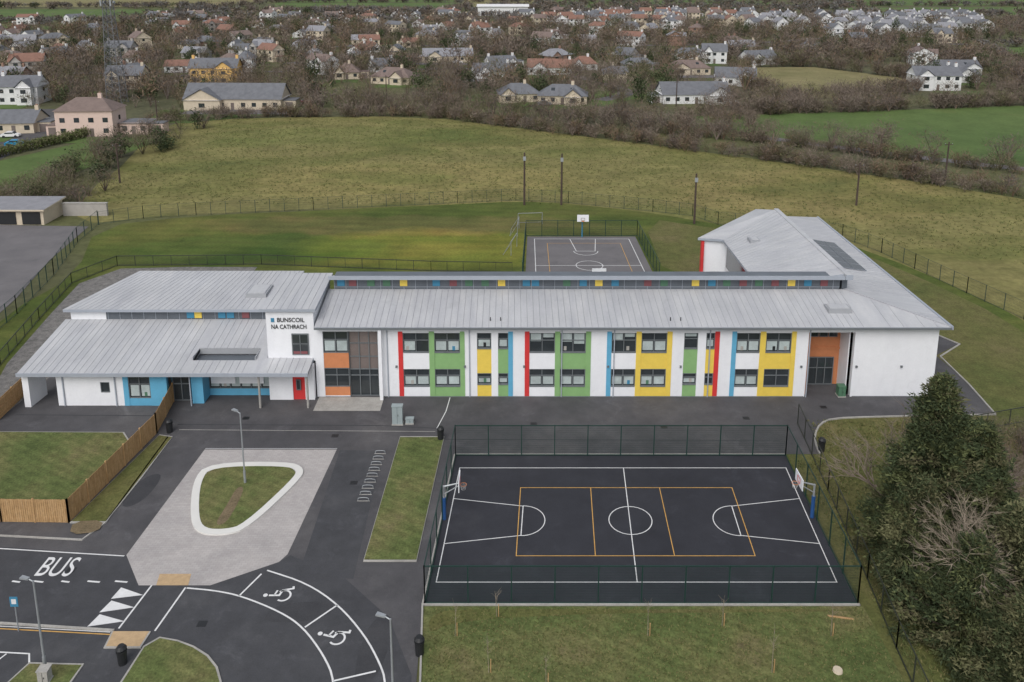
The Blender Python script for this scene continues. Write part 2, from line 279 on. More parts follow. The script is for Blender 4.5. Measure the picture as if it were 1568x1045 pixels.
def hoop(x,y,sg,z0=0):
    e=empty('basketball_hoop'); b=MB()
    b.tube((x,y,z0),(x,y,z0+2.9),.09,.08,'steel',8); b.tube((x,y,z0+.05),(x,y,z0+1.9),.15,.15,'pad',8)
    b.tube((x,y,z0+2.85),(x+sg*1.2,y,z0+3.15),.07,.05,'steel'); b.tube((x,y,z0+2.2),(x+sg*1.2,y,z0+2.95),.04,.04,'steel')
    b.box(x+sg*1.2-.03,x+sg*1.2+.03,y-.8,y+.8,z0+2.85,z0+3.75,'white'); b.obj('post_and_board',e)
    b=MB(); rp=[(x+sg*1.5+.24*math.cos(t),y+.24*math.sin(t),z0+3.02) for t in [i*math.pi/6 for i in range(12)]]
    for i in range(12): b.tube(rp[i],rp[(i+1)%12],.02,.02,'orange',4); b.tube(rp[i],(x+sg*1.5+.14*math.cos(i*math.pi/6+.3),y+.14*math.sin(i*math.pi/6+.3),z0+2.6),.008,.008,'line',3)
    xa,xb=sorted((x+sg*1.235,x+sg*1.25))
    for q in [(-.3,.3,3.1,3.15),(-.3,.3,3.5,3.55),(-.3,-.25,3.15,3.5),(.25,.3,3.15,3.5)]: b.box(xa,xb,y+q[0],y+q[1],z0+q[2],z0+q[3],'red')
    b.obj('rim_and_net',e)
hoop(-5.2,56.4,1); hoop(23.1,56.6,-1)
# ---------------------------------------------------------------- fences
def fence(name,pts,h,ps,ws,ww,k,pw=.07,hs=.4,closed=False,z0=.04,rail=.03):
    e=empty(name); b=MB(); w=MB(); N=len(pts)
    for i in range(N if closed else N-1):
        a=Vector(pts[i]); c=Vector(pts[(i+1)%N]); L=(c-a).length; d=(c-a)/L; nn=Vector((-d.y,d.x))
        n=max(1,round(L/ps))
        for j in range(n+1):
            p=a+d*L*j/n; b.tube((p.x,p.y,z0),(p.x,p.y,z0+h+.05),pw*.6,pw*.6,k,4)
        for zz in (z0+.1,z0+h):
            q=[a+nn*rail,c+nn*rail,c-nn*rail,a-nn*rail]; b.prism([(t.x,t.y) for t in q],zz-rail,zz+rail,k)
        m=int(L/ws)
        for j in range(m):
            p=a+d*(j+.5)*ws; s=d*ww/2; w.poly([(p.x-s.x,p.y-s.y,z0),(p.x+s.x,p.y+s.y,z0),(p.x+s.x,p.y+s.y,z0+h),(p.x-s.x,p.y-s.y,z0+h)],k)
        zz=z0+.2
        while zz<z0+h:
            w.poly([(a.x,a.y,zz),(c.x,c.y,zz),(c.x,c.y,zz+ww),(a.x,a.y,zz+ww)],k); zz+=hs
    b.obj('posts_and_rails',e); w.obj('mesh_panels',e); return e
pf=[(-5.8,47.7),(23.0,47.7),(23.72,64.85),(-4.9,64.85)]
fence('pitch_fence',pf,2.9,2.9,.06,.008,'fence',.09,.2,True)
fence('perimeter_fence',[(-68,131),(-62.2,134.5),(-54,136.4),(-34.7,139.6),(-9.8,143.7),(.7,145.4),(10.1,143.7),(24.4,138.4),(30.7,135.7),(33.9,131),(51.7,124.2),(54.8,117.2),(56.6,110.6),(59.1,101.6),(61.6,93.4),(64,80)],2.2,2.6,.2,.014,'gfence',.09,.4,rail=.015)
fence('boundary_fence',[(-68.1,131),(-66.9,122),(-63,108),(-60.5,95),(-59,82)],2.4,2.6,.2,.02,'fence',.1,.4,rail=.02)
fence('railing_fence',[(-52.5,74),(-54.5,81.7),(-56.9,93.4),(-59,105),(-56,111.7),(-35.7,112.2),(-11.3,109.6),(0,109)],1.5,2.4,.16,.025,'dfence',.07,1.2,rail=.03)
fence('old_court_fence',[(19.9,106),(19.7,125),(2.2,125),(1.4,106)],2.6,2.5,.1,.014,'fence',.09,.3)
fence('side_boundary_fence',[(26.5,70),(25.6,60),(24.6,50),(23.9,44),(23.2,36)],2.0,2.6,.15,.012,'dfence',.08,.3)
fence('field_fence',[(60,60),(48.5,70.5),(36,67)],1.6,2.6,.15,.012,'dfence',.08,.4)
def boardfence(name,pts,h=2.0):
    e=empty(name); b=MB(); p_=MB()
    for i in range(len(pts)-1):
        a=Vector(pts[i]);c=Vector(pts[i+1]);L=(c-a).length;d=(c-a)/L;nn=Vector((-d.y,d.x)); n=int(L/.16)
        for j in range(n):
            p=a+d*L*(j+.06)/n; q=a+d*L*(j+.94)/n; o=nn*(.012+.004*(j%2)); hh=h+R.uniform(-.015,.015)
            b.prism([(p.x-o.x,p.y-o.y),(q.x-o.x,q.y-o.y),(q.x+o.x,q.y+o.y),(p.x+o.x,p.y+o.y)],.05,hh,'wood')
        m=max(1,round(L/2.4))
        for j in range(m+1):
            p=a+d*L*j/m; p_.box(p.x-.06,p.x+.06,p.y-.06,p.y+.06,0,h+.08,'wood')
        o=nn*.04
        for zz in (.4,1.1,1.75):
            p_.prism([(a.x-o.x*2,a.y-o.y*2),(c.x-o.x*2,c.y-o.y*2),(c.x-o.x*.5,c.y-o.y*.5),(a.x-o.x*.5,a.y-o.y*.5)],zz,zz+.09,'wood')
    b.obj('boards',e); p_.obj('posts_and_rails',e)
boardfence('timber_fence',[(-33,74),(-32.3,68.4),(-33.8,56.0),(-39,56.1),(-60,56.2)])
boardfence('timber_fence',[(-60,62),(-48,70.4),(-48.3,76)])
# ---------------------------------------------------------------- school building
S=empty('school_building'); W=MB(); G=MB(); F=MB(); P=MB()
def window(x0,x1,z0,z1,y,cols=2,tr=True,blind=True):
    G.poly([(x0,y+.14,z0),(x1,y+.14,z0),(x1,y+.14,z1),(x0,y+.14,z1)],'glass')
    f=.07
    F.box(x0,x1,y+.03,y+.13,z0,z0+f,'frame');F.box(x0,x1,y+.03,y+.13,z1-f,z1,'frame')
    for i in range(cols+1):
        xx=x0+(x1-x0-f)*i/cols; F.box(xx,xx+f,y+.03,y+.13,z0+f,z1-f,'frame')
    zt=z0+(z1-z0)*.6
    if tr: F.box(x0+f,x1-f,y+.035,y+.125,zt,zt+f,'frame')
    if blind:
        style=R.random()
        for i in range(cols):
            a=x0+f+(x1-x0-f)*i/cols; c=a+(x1-x0-f)/cols-f
            if style<.6 or z0<2 and style<.85: u0=z0+f+.12; u1=zt-.1
            elif style<.9: u1=z1-f-.04; u0=z1-(z1-z0)*R.uniform(.2,.6)
            else: continue
            if R.random()<.9: F.poly([(a+.07,y+.135,u0),(c-.07,y+.135,u0),(c-.07,y+.135,u1),(a+.07,y+.135,u1)],'blind')
            if R.random()<.35: xm=a+(c-a)*R.uniform(.3,.7); F.poly([(xm-.12,y+.132,z0+f+.1),(xm+.15,y+.132,z0+f+.1),(xm+.15,y+.132,z0+.6),(xm-.12,y+.132,z0+.6)],R.choice(('mblue','dark','conc','mgreen')))
Y0=75.0; HT=7.25
seq=[('w',1.98),('red',.45),('win','white',2.56),('green',.51),('win','green',2.5),('green',.45),('w',1.2),('sm','yellow',1.4),('w',.65),('sm','green',1.0),('blue',.45),('w',1.15),('red',.45),('win','white',2.5),('green',.5),('win','green',2.5),('green',.5),('w',1.55),('blue',.45),('win','white',2.4),('yellow',.5),('win','yellow',2.5),('yellow',.5),('w',1.15),('sm','green',1.35),('w',.8),('sm','yellow',.85),('red',.45),('w',1.2),('blue',.45),('win','white',2.3),('yellow',.55),('win','yellow',2.5),('yellow',.45),('w',1.2),('rec',4.5),('w',8.1)]
x=-13.06
for s in seq:
    wd=s[-1]; x1=x+wd
    if s[0]=='w': W.box(x,x1,Y0,Y0+.5,0,HT,'white')
    elif s[0] in('win','sm'):
        k=s[1]
        zs=[(0,1.15),(3.0,4.75)] if s[0]=='win' else [(0,1.35),(2.55,5.15)]
        ws=[(1.15,3.0),(4.75,6.8)] if s[0]=='win' else [(1.35,2.55),(5.15,6.8)]
        for a,c in zs: P.box(x,x1,Y0+(.02 if k!='white' else 0),Y0+.5,a,c,k); F.box(x+.02,x1-.02,Y0-.03,Y0+.03,c-.05,c+.012,'frame')
        W.box(x,x1,Y0,Y0+.5,6.8,HT,'white')
        for a,c in ws: window(x,x1,a,c,Y0,2 if s[0]=='win' else 1)
    elif s[0]=='rec':
        W.box(x,x1,Y0,Y0+.3,6.85,HT,'white')
        P.box(x,x1,Y0+2.6,Y0+2.8,0,HT,'orange'); P.box(x-.001,x+.25,Y0+.5,Y0+2.6,0,6.85,'orange'); P.box(x1-.25,x1,Y0+.5,Y0+2.6,0,6.85,'orange')
        for a in (x+1.0,x+1.95,x+2.9): window(a,a+.85,5.3,6.6,Y0+2.3,1,False,False)
        window(x+1.1,x+3.6,.1,3.1,Y0+2.3,3,True,False); P.box(x+.3,x1-.3,Y0+2.5,Y0+2.59,3.9,4.1,'orange')
    else: P.box(x,x1,Y0-.04,Y0+.5,0,6.95,s[0]); W.box(x,x1,Y0,Y0+.5,6.95,HT,'white')
    x=x1
XE=x
W.box(-13.06,28.7,Y0+.55,Y0+.7,0,HT,'panel')
W.box(-12.9,-12.6,74.3,74.55,0,7.4,'white')
for s in (-12.2,-4.2,4.8,9.9,19.2,28.9): F.box(s,s+.1,Y0-.1,Y0-.02,0,7.3,'fascia')
for s in (-11.4,-4.7,1.1,9.3,16.4,28.2,33.6,38.0): F.box(s,s+.18,Y0-.16,Y0-.02,3.2,3.4,'frame')
F.box(-13.06,28.7,Y0-.06,Y0-.045,0,.12,'frame'); F.box(33.5,XE,Y0-.015,Y0-.003,0,.12,'frame')
W.box(-19.2,-18.4,Y0,Y0+.5,0,HT,'white'); W.box(-18.4,-13.06,Y0,Y0+.5,6.95,HT,'white')
for a,c,k in [(0,.15,'white'),(.15,1.1,'orange'),(3.1,4.7,'orange')]: P.box(-18.4,-15.95,Y0+.05,Y0+.5,a,c,k)
window(-18.4,-15.95,1.1,3.1,Y0); window(-18.4,-15.95,4.7,6.95,Y0)
G.poly([(-15.95,Y0+.3,2.9),(-13.06,Y0+.3,2.9),(-13.06,Y0+.3,6.95),(-15.95,Y0+.3,6.95)],'brown'); G.poly([(-15.95,Y0+.3,0),(-13.06,Y0+.3,0),(-13.06,Y0+.3,2.9),(-15.95,Y0+.3,2.9)],'glass')
for xx in (-15.95,-14.98,-14.02,-13.14): F.box(xx,xx+.08,Y0+.2,Y0+.29,0,6.95,'frame')
for zz in (0.02,2.2,2.85,4.2,5.6): F.box(-15.87,-13.06,Y0+.205,Y0+.285,zz,zz+.08,'frame')
W.prism([(33.0,75.5),(XE,75.5),(XE,109.6),(33.0,106),(33.0,90)],0,7.3,'white')
W.prism([(-19.2,75.8),(28.7,77.9),(28.7,88.5),(-19.2,88.5)],0,7.3,'white')
W.box(28.7,33.6,77.81,88.5,0,7.3,'white')
W.box(-18.4,33.9,81.02,82.5,8.4,10.25,'panel')
for i in range(44): F.box(-18.4+i*1.2,-18.36+i*1.2,80.98,81.02,8.8,10.25,'fascia')
F.box(-18.4,33.9,80.99,81.03,9.12,9.16,'fascia')
for u,k in [(-262,'mblue'),(-244,'mred'),(-216,'mgreen'),(-192,'mgreen'),(-166,'yellow'),(-116,'mblue'),(-90,'mred'),(-66,'mgreen'),(-41,'mgreen'),(-16,'yellow'),(22,'mblue'),(36,'mblue'),(58,'panel'),(84,'mgreen'),(109,'mblue'),(133,'yellow'),(158,'mblue'),(208,'mred'),(233,'mgreen'),(281,'yellow'),(306,'mblue'),(329,'mgreen'),(354,'mred'),(378,'mgreen'),(403,'mred'),(428,'yellow'),(453,'mblue'),(478,'mred')]:
    xx=u*.0675; P.box(xx-.38,xx+.38,80.95,81.0,9.25,10.05,k)
yl0=73.3
W.box(-43.8,-39.6,yl0,yl0+.4,0,3.6,'white');W.box(-38.7,-37.4,yl0,yl0+.4,0,3.6,'white'); W.box(-39.6,-38.7,yl0,yl0+.4,0,1.4,'white');W.box(-39.6,-38.7,yl0,yl0+.4,2.5,3.6,'white'); window(-39.6,-38.7,1.4,2.5,yl0,1,False,False)
P.box(-37.4,-36.9,yl0-.03,yl0+.4,0,3.5,'blue');P.box(-34.8,-33.2,yl0-.03,yl0+.4,0,3.5,'blue');P.box(-36.9,-34.8,yl0,yl0+.4,0,.8,'blue');P.box(-36.9,-34.8,yl0,yl0+.4,3.2,3.5,'blue'); window(-36.9,-34.8,.8,3.2,yl0,2)
for s in (-43.2,-38.2,-31.0): F.box(s,s+.1,yl0-.12,yl0-.04,0,3.5,'fascia')
W.box(-43.8,-19.6,75.9,88,0,3.6,'white'); W.box(-43.8,-43.4,73.7,76,0,3.6,'white')
P.box(-33.2,-31,74.4,74.6,0,3.6,'blue'); window(-33.0,-31.3,.1,3.0,74.1,2,True,False)
P.box(-31,-29.9,73.7,75.6,0,3.6,'blue')
for a,c,k in [(0,.75,'blue'),(3.0,3.6,'blue')]: P.box(-29.9,-23.7,75.3,75.8,a,c,k)
window(-29.9,-23.7,.75,3.0,75.3,6)
for a in (-29.7,-26.9): P.box(a,a+2.4,75.3,75.4,1.3,2.3,'white')
W.box(-23.7,-21.4,Y0-.6,Y0-.1,0,3.7,'white'); P.box(-21.4,-20.2,Y0-.5,Y0-.1,0,3.7,'red'); window(-21.05,-20.6,1.1,2.2,Y0-.7,1,False,False); W.box(-20.2,-19.3,Y0-.6,Y0-.1,0,3.7,'white')
for xx in (-24.2,-19.6): W.tube((xx,72.9,0),(xx,72.9,3.6),.11,.11,'conc',8)
W.prism([(-46.9,73),(-46.3,73),(-46.1,75.5),(-46.7,75.5)],0,3.6,'white')
W.prism([(-23.8,75.0,9.1),(-19.2,75.0,9.1),(-19.2,82.6,9.6),(-23.8,82.6,9.6)],3.9,9.1,'white')
P.box(-21.4,-19.75,74.9,75.05,4.55,6.75,'frame')
G.poly([(-21.3,74.88,4.65),(-19.85,74.88,4.65),(-19.85,74.88,6.65),(-21.3,74.88,6.65)],'glass'); F.box(-20.6,-20.53,74.82,74.87,4.65,6.65,'frame'); F.box(-21.3,-19.85,74.82,74.87,5.7,5.76,'frame'); P.box(-21.25,-19.9,74.84,74.87,4.68,4.95,'mred')
W.box(-46.4,-42.7,81.7,84,3.5,6.35,'white'); W.box(-42.7,-24,81.72,84,3.5,6.35,'panel')
for i in range(15): F.box(-42.5+i*1.25,-42.46+i*1.25,81.68,81.72,5.2,6.35,'fascia')
for xx,k in [(-33.8,'mblue'),(-33.0,'yellow'),(-29.6,'mblue'),(-30.5,'mblue'),(-28,'mred')]: P.box(xx-.38,xx+.38,81.64,81.7,5.4,6.2,k)
W.prism([(-46.2,82),(-23.8,82),(-23.8,90),(-42.4,90)],0,6.3,'white')
W.prism([(26.7,84,8.0),(34,84,8.0),(34,104,8.0),(32.6,106.6,8),(23.9,99.6,8.0),(26.7,98.8,8.0)],0,8,'white')
P.box(23.75,24.1,99.2,99.7,0,7.9,'red'); W.box(34.2,34.75,81.2,104.5,7.5,10.3,'panel')
G.poly([(26.62,86,5),(26.62,98,5),(26.62,98,7.6),(26.62,86,7.6)],'glass')
W.obj('walls',S)
RB=MB(); SM=MB()
def seams(lo0,lo1,hi0,hi1,sp=.62):
    a,b_,c,d=map(Vector,(lo0,lo1,hi0,hi1)); L=(b_-a).length; n=int(L/sp); t=(b_-a).normalized()*.022; up=Vector((0,0,.035)); l=Vector((0,0,.004))
    for i in range(1,n):
        p=a.lerp(b_,i/n); q=c.lerp(d,i/n)
        SM.poly([p-t+l,p+up,q+up,q-t+l],'seam'); SM.poly([p+up,p+t+l,q+t+l,q+up],'seam')
def roof(lo0,lo1,hi1,hi0,th=.28,k='roof',sp=.62):
    RB.slab([lo0,lo1,hi1,hi0],th,k,'fascia'); seams(lo0,lo1,hi0,hi1,sp)
roof((-19.0,74.3,7.7),(34.4,74.3,7.7),(34.4,81,8.9),(-19.0,81,8.9))
RB.slab([(34.4,74.3,7.7),(42.2,74.3,7.7),(34.4,81,8.9)],.28,'roof','fascia')
RB.slab([(42.2,74.3,7.7),(42.2,81,7.7),(34.4,81,8.9)],.28,'roofx','fascia')
for i in range(1,12):
    t=i/12; X=34.4+7.8*t; hy=81-6.7*t; hz=8.9-1.2*t; seams((X-.3,74.3,7.7),(X+.3,74.3,7.7),(X-.3,hy,hz),(X+.3,hy,hz),.3)
    yy=74.3+6.7*t; seams((42.2,yy-.3,7.7),(42.2,yy+.3,7.7),(42.2-7.8*t,yy-.3,7.7+1.2*t),(42.2-7.8*t,yy+.3,7.7+1.2*t),.3)
roof((42.2,81,7.7),(42.2,110.2,7.7),(34.4,107,8.9),(34.4,81,8.9),k='roofx')
RB.slab([(-18.8,80.3,10.58),(34.1,80.3,10.58),(34.1,89,7.6),(-18.8,89,7.6)],.3,'roof','fascia')
RB.box(-18.8,34.1,80.22,80.29,10.2,10.6,'fascia')
roof((26.2,83,8.4),(26.2,98.5,8.4),(34.2,104,10.6),(34.2,80.9,10.6),k='roofx')
roof((23.3,99.4,8.3),(26.2,98.5,8.4),(34.2,104,10.6),(32.8,107.4,9.7),k='roofx')
RB.box(34.2,34.75,80.3,104.3,10.2,10.7,'roofx'); RB.box(34.15,34.9,80.22,80.3,10.2,10.7,'fascia')
SM.tube((42.1,74.4,7.75),(34.5,80.95,8.95),.07,.07,'seam',5)
RB.box(42.15,42.4,74.3,110.3,7.42,7.78,'fascia')
RB.box(-19.0,42.2,74.16,74.29,7.5,7.66,'frame')
def zl(y): return 3.8+(y-72.5)*.158
for x0,x1,ya,yb in [(-47.0,-31,72.5,81.7),(-31,-25,72.5,74.6),(-31,-25,76.5,81.7),(-25,-23.9,72.5,81.7),(-23.9,-19.4,72.5,75.0)]:
    roof((x0,ya,zl(ya)),(x1,ya,zl(ya)),(x1,yb,zl(yb)),(x0,yb,zl(yb)),.3)
RB.box(-47.05,-19.35,72.42,72.5,3.5,3.84,'fascia')
RB.box(-31,-25,76.42,76.5,3.9,4.5,'hatch'); RB.box(-31.08,-31,74.6,76.5,3.9,4.45,'hatch'); RB.box(-25,-24.92,74.6,76.5,3.9,4.45,'hatch'); RB.poly([(-31,74.6,3.75),(-25,74.6,3.75),(-25,76.45,3.75),(-31,76.45,3.75)],'panel')
roof((-46.9,81.2,6.55),(-23.9,81.2,6.55),(-23.9,90.4,7.35),(-42.8,90.4,7.35),.3)
roof((-24.3,74.7,9.38),(-18.9,74.7,9.38),(-18.9,82.9,9.95),(-24.0,82.9,9.95),.28)
def hatch(x0,x1,y0,y1,z):
    RB.box(x0,x1,y0,y1,z-.3,z+.25,'hatch'); RB.box(x0+.2,x1-.2,y0+.2,y1-.2,z+.2,z+.32,'roof')
hatch(-28.6,-26.4,83.8,86.6,6.95); hatch(31.2,33.5,76.6,78.0,8.3); hatch(28.6,29.8,95,96.4,9.2)
for xx in (-2.1,-1.1,15.4,16.4): RB.tube((xx,75.4,7.8),(xx,75.4,8.25),.05,.05,'dark')
for i in range(5):
    for j in range(2):
        y0=88.2+i*1.95; xa=36.9+j*1.5; za=lambda X:8.9-(X-34.4)*.1538+.13
        RB.slab([(xa,y0,za(xa)),(xa+1.42,y0,za(xa+1.42)),(xa+1.42,y0+1.88,za(xa+1.42)),(xa,y0+1.88,za(xa))],.05,'solar','fascia')
RB.obj('roof',S); SM.obj('roof_seams',S); G.obj('window_glass',S); F.obj('window_frames',S); P.obj('coloured_panels',S)
text('BUNSCOIL',(-21.4,74.96,7.95),.62,(math.pi/2,0,0),'dark',S,'sign_lettering',.02,.9,.004); text('NA CATHRACH',(-21.6,74.96,7.25),.62,(math.pi/2,0,0),'dark',S,'sign_lettering_lower',.02,.78,.004)
b=MB(); b.box(-23.3,-23.0,74.93,74.99,7.95,8.35,'mblue'); b.obj('sign_logo',S)
flat('entrance_paving',[(-19,72.3),(-12.6,72.3),(-12.6,74.9),(-19,74.9)],'conc',.055)
# ---------------------------------------------------------------- old court behind
e=empty('old_basketball_court'); b=MB()
b.poly([(x,y,.06) for x,y in [(1.6,100),(19.6,100),(19.4,124.8),(2.4,124.8)]],'pitch2'); b.strip([(3.2,100.5),(18.6,100.5),(18.2,123.6),(3.5,123.6)],.1,.066,'line',True)
b.strip(arc(11,111.8,1.9,0,360),.1,.066,'line',True); b.strip([(3.3,111.8),(18.4,111.8)],.1,.069,'line'); b.strip([(9.0,123.6),(9.6,117.9),(12.4,117.9),(13,123.6)],.1,.069,'line'); b.strip(arc(11,117.9,1.8,180,360),.1,.072,'line')
b.strip([(5.2,103),(16.8,103),(16.6,121.5),(5.4,121.5)],.08,.075,'yline',True)
b.obj('surface_and_lines',e)
def hoop2(x,y,sg):
    e=empty('basketball_hoop'); b=MB(); b.tube((x,y,0),(x,y,3),.1,.1,'mblue',8); b.tube((x,y,2.9),(x,y-sg*1.1,3.3),.06,.06,'mblue'); b.box(x-.9,x+.9,y-sg*1.1-.03,y-sg*1.1+.03,2.9,4.0,'white'); b.obj('post_and_board',e)
    b=MB(); b.tube((x,y-sg*1.3,3.0),(x,y-sg*1.3,3.05),.23,.23,'orange',12)
    for q in [(-.3,.3,3.1,3.14),(-.3,.3,3.46,3.5),(-.3,-.26,3.14,3.46),(.26,.3,3.14,3.46)]: b.box(x+q[0],x+q[1],y-sg*1.1-.06,y-sg*1.1-.035,q[2],q[3],'dark')
    b.obj('rim',e)
hoop2(11,124.6,1); hoop2(11.1,99.0,-1)
def goal(x,y,w,h,rot,post='line',r=.04):
    b=MB(); b.tube((-w/2,0,0),(-w/2,0,h),r,r,post);b.tube((w/2,0,0),(w/2,0,h),r,r,post);b.tube((-w/2,0,h),(w/2,0,h),r,r,post)
    for s in(-1,1): b.tube((s*w/2,0,h),(s*w/2,1.2,0),r*.7,r*.7,post)
    b.tube((-w/2,1.2,.05),(w/2,1.2,.05),r*.7,r*.7,post); b.obj('goal_frame',None,(x,y,.03),rot)
goal(.3,118,4,2.2,1.35,'steel'); goal(1.0,127,4,2.0,1.5,'steel'); goal(3.0,131,4,2.0,.1,'steel')
flat('yard_asphalt',[(-60.5,80),(-63.5,100),(-66.9,114),(-69.2,130),(-86,131),(-130,131),(-130,80)],'pitch2',.05)
flat('yard_worn_patch',chaikin([(-72,100),(-76,118),(-95,122),(-95,104)],2),'asph',.056)
# ---------------------------------------------------------------- street furniture
def lamp(x,y,h,ang):
    e=empty('street_lamp'); b=MB(); b.tube((x,y,0),(x,y,1.2),.11,.10,'steel',8); b.tube((x,y,1.2),(x,y,h),.07,.05,'steel',8)
    dx,dy=math.cos(ang),math.sin(ang); b.tube((x,y,h-.05),(x+dx*.4,y+dy*.4,h+.08),.04,.035,'steel')
    n=(-dy*.13,dx*.13)
    b.prism([(x+dx*.3-n[0]*.7,y+dy*.3-n[1]*.7),(x+dx*.85-n[0],y+dy*.85-n[1]),(x+dx*.85+n[0],y+dy*.85+n[1]),(x+dx*.3+n[0]*.7,y+dy*.3+n[1]*.7)],h+.03,h+.13,'steel')
    b.obj('pole_and_head',e)
lamp(-21.9,60.9,6.4,2.6); lamp(-28,42.2,6.4,2.9); lamp(-6.7,39.3,6.4,2.8)
def bin_(x,y):
    b=MB(); b.tube((x,y,.04),(x,y,.95),.26,.3,'dark',12); b.tube((x,y,.95),(x,y,1.0),.33,.33,'dark',12); b.tube((x,y,1.12),(x,y,1.3),.33,.2,'dark',12)
    for s in(-1,1): b.box(x+s*.27-.03,x+s*.27+.03,y-.05,y+.05,1,1.14,'dark')
    b.obj('litter_bin')
for p in [(-31.2,68.6),(-6.4,67.4),(27.1,65.6),(-5.7,43.6),(-23.7,42.9)]: bin_(*p)
def cab(name,x,y,w,d,h,k):
    b=MB(); b.box(x-w/2-.05,x+w/2+.05,y-d/2-.05,y+d/2+.05,0,.15,'conc'); b.box(x-w/2,x+w/2,y-d/2,y+d/2,.15,h,k); b.box(x-w/2-.04,x+w/2+.04,y-d/2-.04,y+d/2+.04,h,h+.06,k)
    b.box(x-.01,x+.01,y-d/2-.01,y-d/2,.2,h-.05,'dark'); b.box(x+.06,x+.1,y-d/2-.03,y-d/2,h*.5,h*.6,'dark'); b.obj(name)
cab('electrical_cabinet',-10.6,70,.95,.5,1.9,'cabm'); cab('utility_box',-9.5,70.1,.7,.4,.55,'cabm'); cab('utility_box',-27.7,41.6,.6,.5,.9,'conc')
cab('wheelie_bin',32.5,75.2,.7,.7,1.1,'mgreen')
e=empty('bicycle_rack'); b=MB()
for i in range(9):
    y=58.6+i*.82; x=-11.8+i*.04; pts=[(x-.42,y,0.05)]+[(x-.42*math.cos(t),y,.28+.08*math.sin(t)) for t in [math.pi*j/8 for j in range(9)]]+[(x+.42,y,.05)]
    for a,c in zip(pts,pts[1:]): b.tube(a,c,.026,.026,'steel',5)
    b.box(x-.5,x+.5,y-.03,y+.03,.04,.07,'conc')
b.obj('hoops',e)
b=MB(); b.tube((-31.5,45.4,0),(-31.5,45.4,2.5),.04,.04,'steel'); b.box(-31.75,-31.25,45.34,45.37,1.9,2.6,'mblue'); b.box(-31.65,-31.35,45.33,45.34,2.1,2.45,'line'); b.obj('bus_stop_sign')
def upole(x,y,h,arm=True):
    b=MB(); b.tube((x,y,0),(x,y,h),.19,.14,'pole',8)
    if arm: b.box(x-.8,x+.8,y-.06,y+.06,h-.6,h-.48,'pole'); [b.tube((x+o,y,h-.48),(x+o,y,h-.3),.05,.04,'steel') for o in(-.7,0,.7)]
    else: b.box(x-.25,x+.25,y-.3,y-.1,h-1.4,h-.7,'steel')
    b.obj('utility_pole')
for p in [(2.2,142.6,9.6,0),(8.8,142.6,9.4,0),(30.1,131.5,8.6,0),(61.3,142.4,7.8,1),(85.8,159.5,8,1),(-77,158,8,1),(-92,212,8,1),(50,250,8,1),(-40,262,8,1)]: upole(*p)
b=MB(); mx,my,mh=-123,256,46
def mw(t): return 2.3*(1-t)+.5*t
N=22
for i in range(N):
    t0,t1=i/N,(i+1)/N; a,c=mw(t0),mw(t1); z0,z1=mh*t0,mh*t1
    q0=[(mx+sx*a,my+sy*a,z0) for sx,sy in((-1,-1),(1,-1),(1,1),(-1,1))]; q1=[(mx+sx*c,my+sy*c,z1) for sx,sy in((-1,-1),(1,-1),(1,1),(-1,1))]
    for j in range(4):
        k=(j+1)%4; b.tube(q0[j],q1[j],.13,.13,'dsteel',4); b.tube(q0[j],q1[k],.06,.06,'dsteel',3); b.tube(q0[k],q1[j],.06,.06,'dsteel',3); b.tube(q1[j],q1[k],.06,.06,'dsteel',3)
for z in (30,34,39):
    for s in (-1,1): b.box(mx+s*1.5-.2,mx+s*1.5+.2,my-1.5,my-1.3,z,z+1.8,'steel'); b.tube((mx+s*1.3,my+.8,z+1),(mx+s*1.8,my+.8,z+1),.45,.45,'steel',10)
b.obj('lattice_mast')
def car(x,y,rot,k):
    e=empty('parked_car',(x,y,0)); e.rotation_euler[2]=rot; b=MB()
    prof=[(-2.1,.35),(-2.15,.85),(-1.9,1.0),(-1.5,1.05),(-.9,1.45),(.6,1.45),(1.2,1.0),(2.0,.85),(2.15,.55),(2.1,.35)]
    for s in(-1,1): b.poly([(p[0],s*.85,p[1]) for p in (prof if s<0 else prof[::-1])],k)
    for i in range(len(prof)):
        p=prof[i];q=prof[(i+1)%len(prof)]; b.poly([(p[0],-.85,p[1]),(p[0],.85,p[1]),(q[0],.85,q[1]),(q[0],-.85,q[1])],'glass' if i in(3,5) else k)
    for s in(-1,1): b.poly([(-1.3,s*.86,1.05),(-.85,s*.86,1.38),(.55,s*.86,1.38),(1.0,s*.86,1.02)],'glass')
    for wx in(-1.35,1.35):
        for s in(-1,1): b.tube((wx,s*.7,.33),(wx,s*.88,.33),.33,.33,'dark',12)
    b.obj('body_and_wheels',e)
flat('estate_road',[(-160,170),(-112,170),(-116,205),(-119,245),(-160,245)],'asph',.03)
ROADS=[[(28,262),(40,275),(36,300),(20,330),(18,380),(60,420),(140,430)],[(-200,330),(-100,335),(-30,345),(30,350)],[(-300,450),(-150,440),(0,455),(110,450),(190,500)]]
for p in ROADS:
    b=MB(); b.strip(chaikin(p,2,False),5.5,.05,'pitch2'); b.obj('village_road')
b=MB(); b.strip(chaikin([(62,203),(86,184),(106,170),(150,146),(220,124)],2,False),4,.05,'pitch2'); b.obj('country_lane')
M['carblue']=pm('car_paint_blue',(.02,.25,.45),.3,.02); M['carwhite']=pm('car_paint_white',(.75,.75,.76),.3,.02)
for x,y,r_,k in [(-125,203,.2,'carwhite'),(-118,193,.3,'carblue'),(-127,212,.1,'frame'),(-124,187,.3,'carwhite'),(10,252,0,'frame'),(68,254,.2,'carwhite'),(-64,256,.5,'mred'),(-24,366,.3,'carwhite'),(37,285,1.5,'frame')]: car(x,y,r_,k)
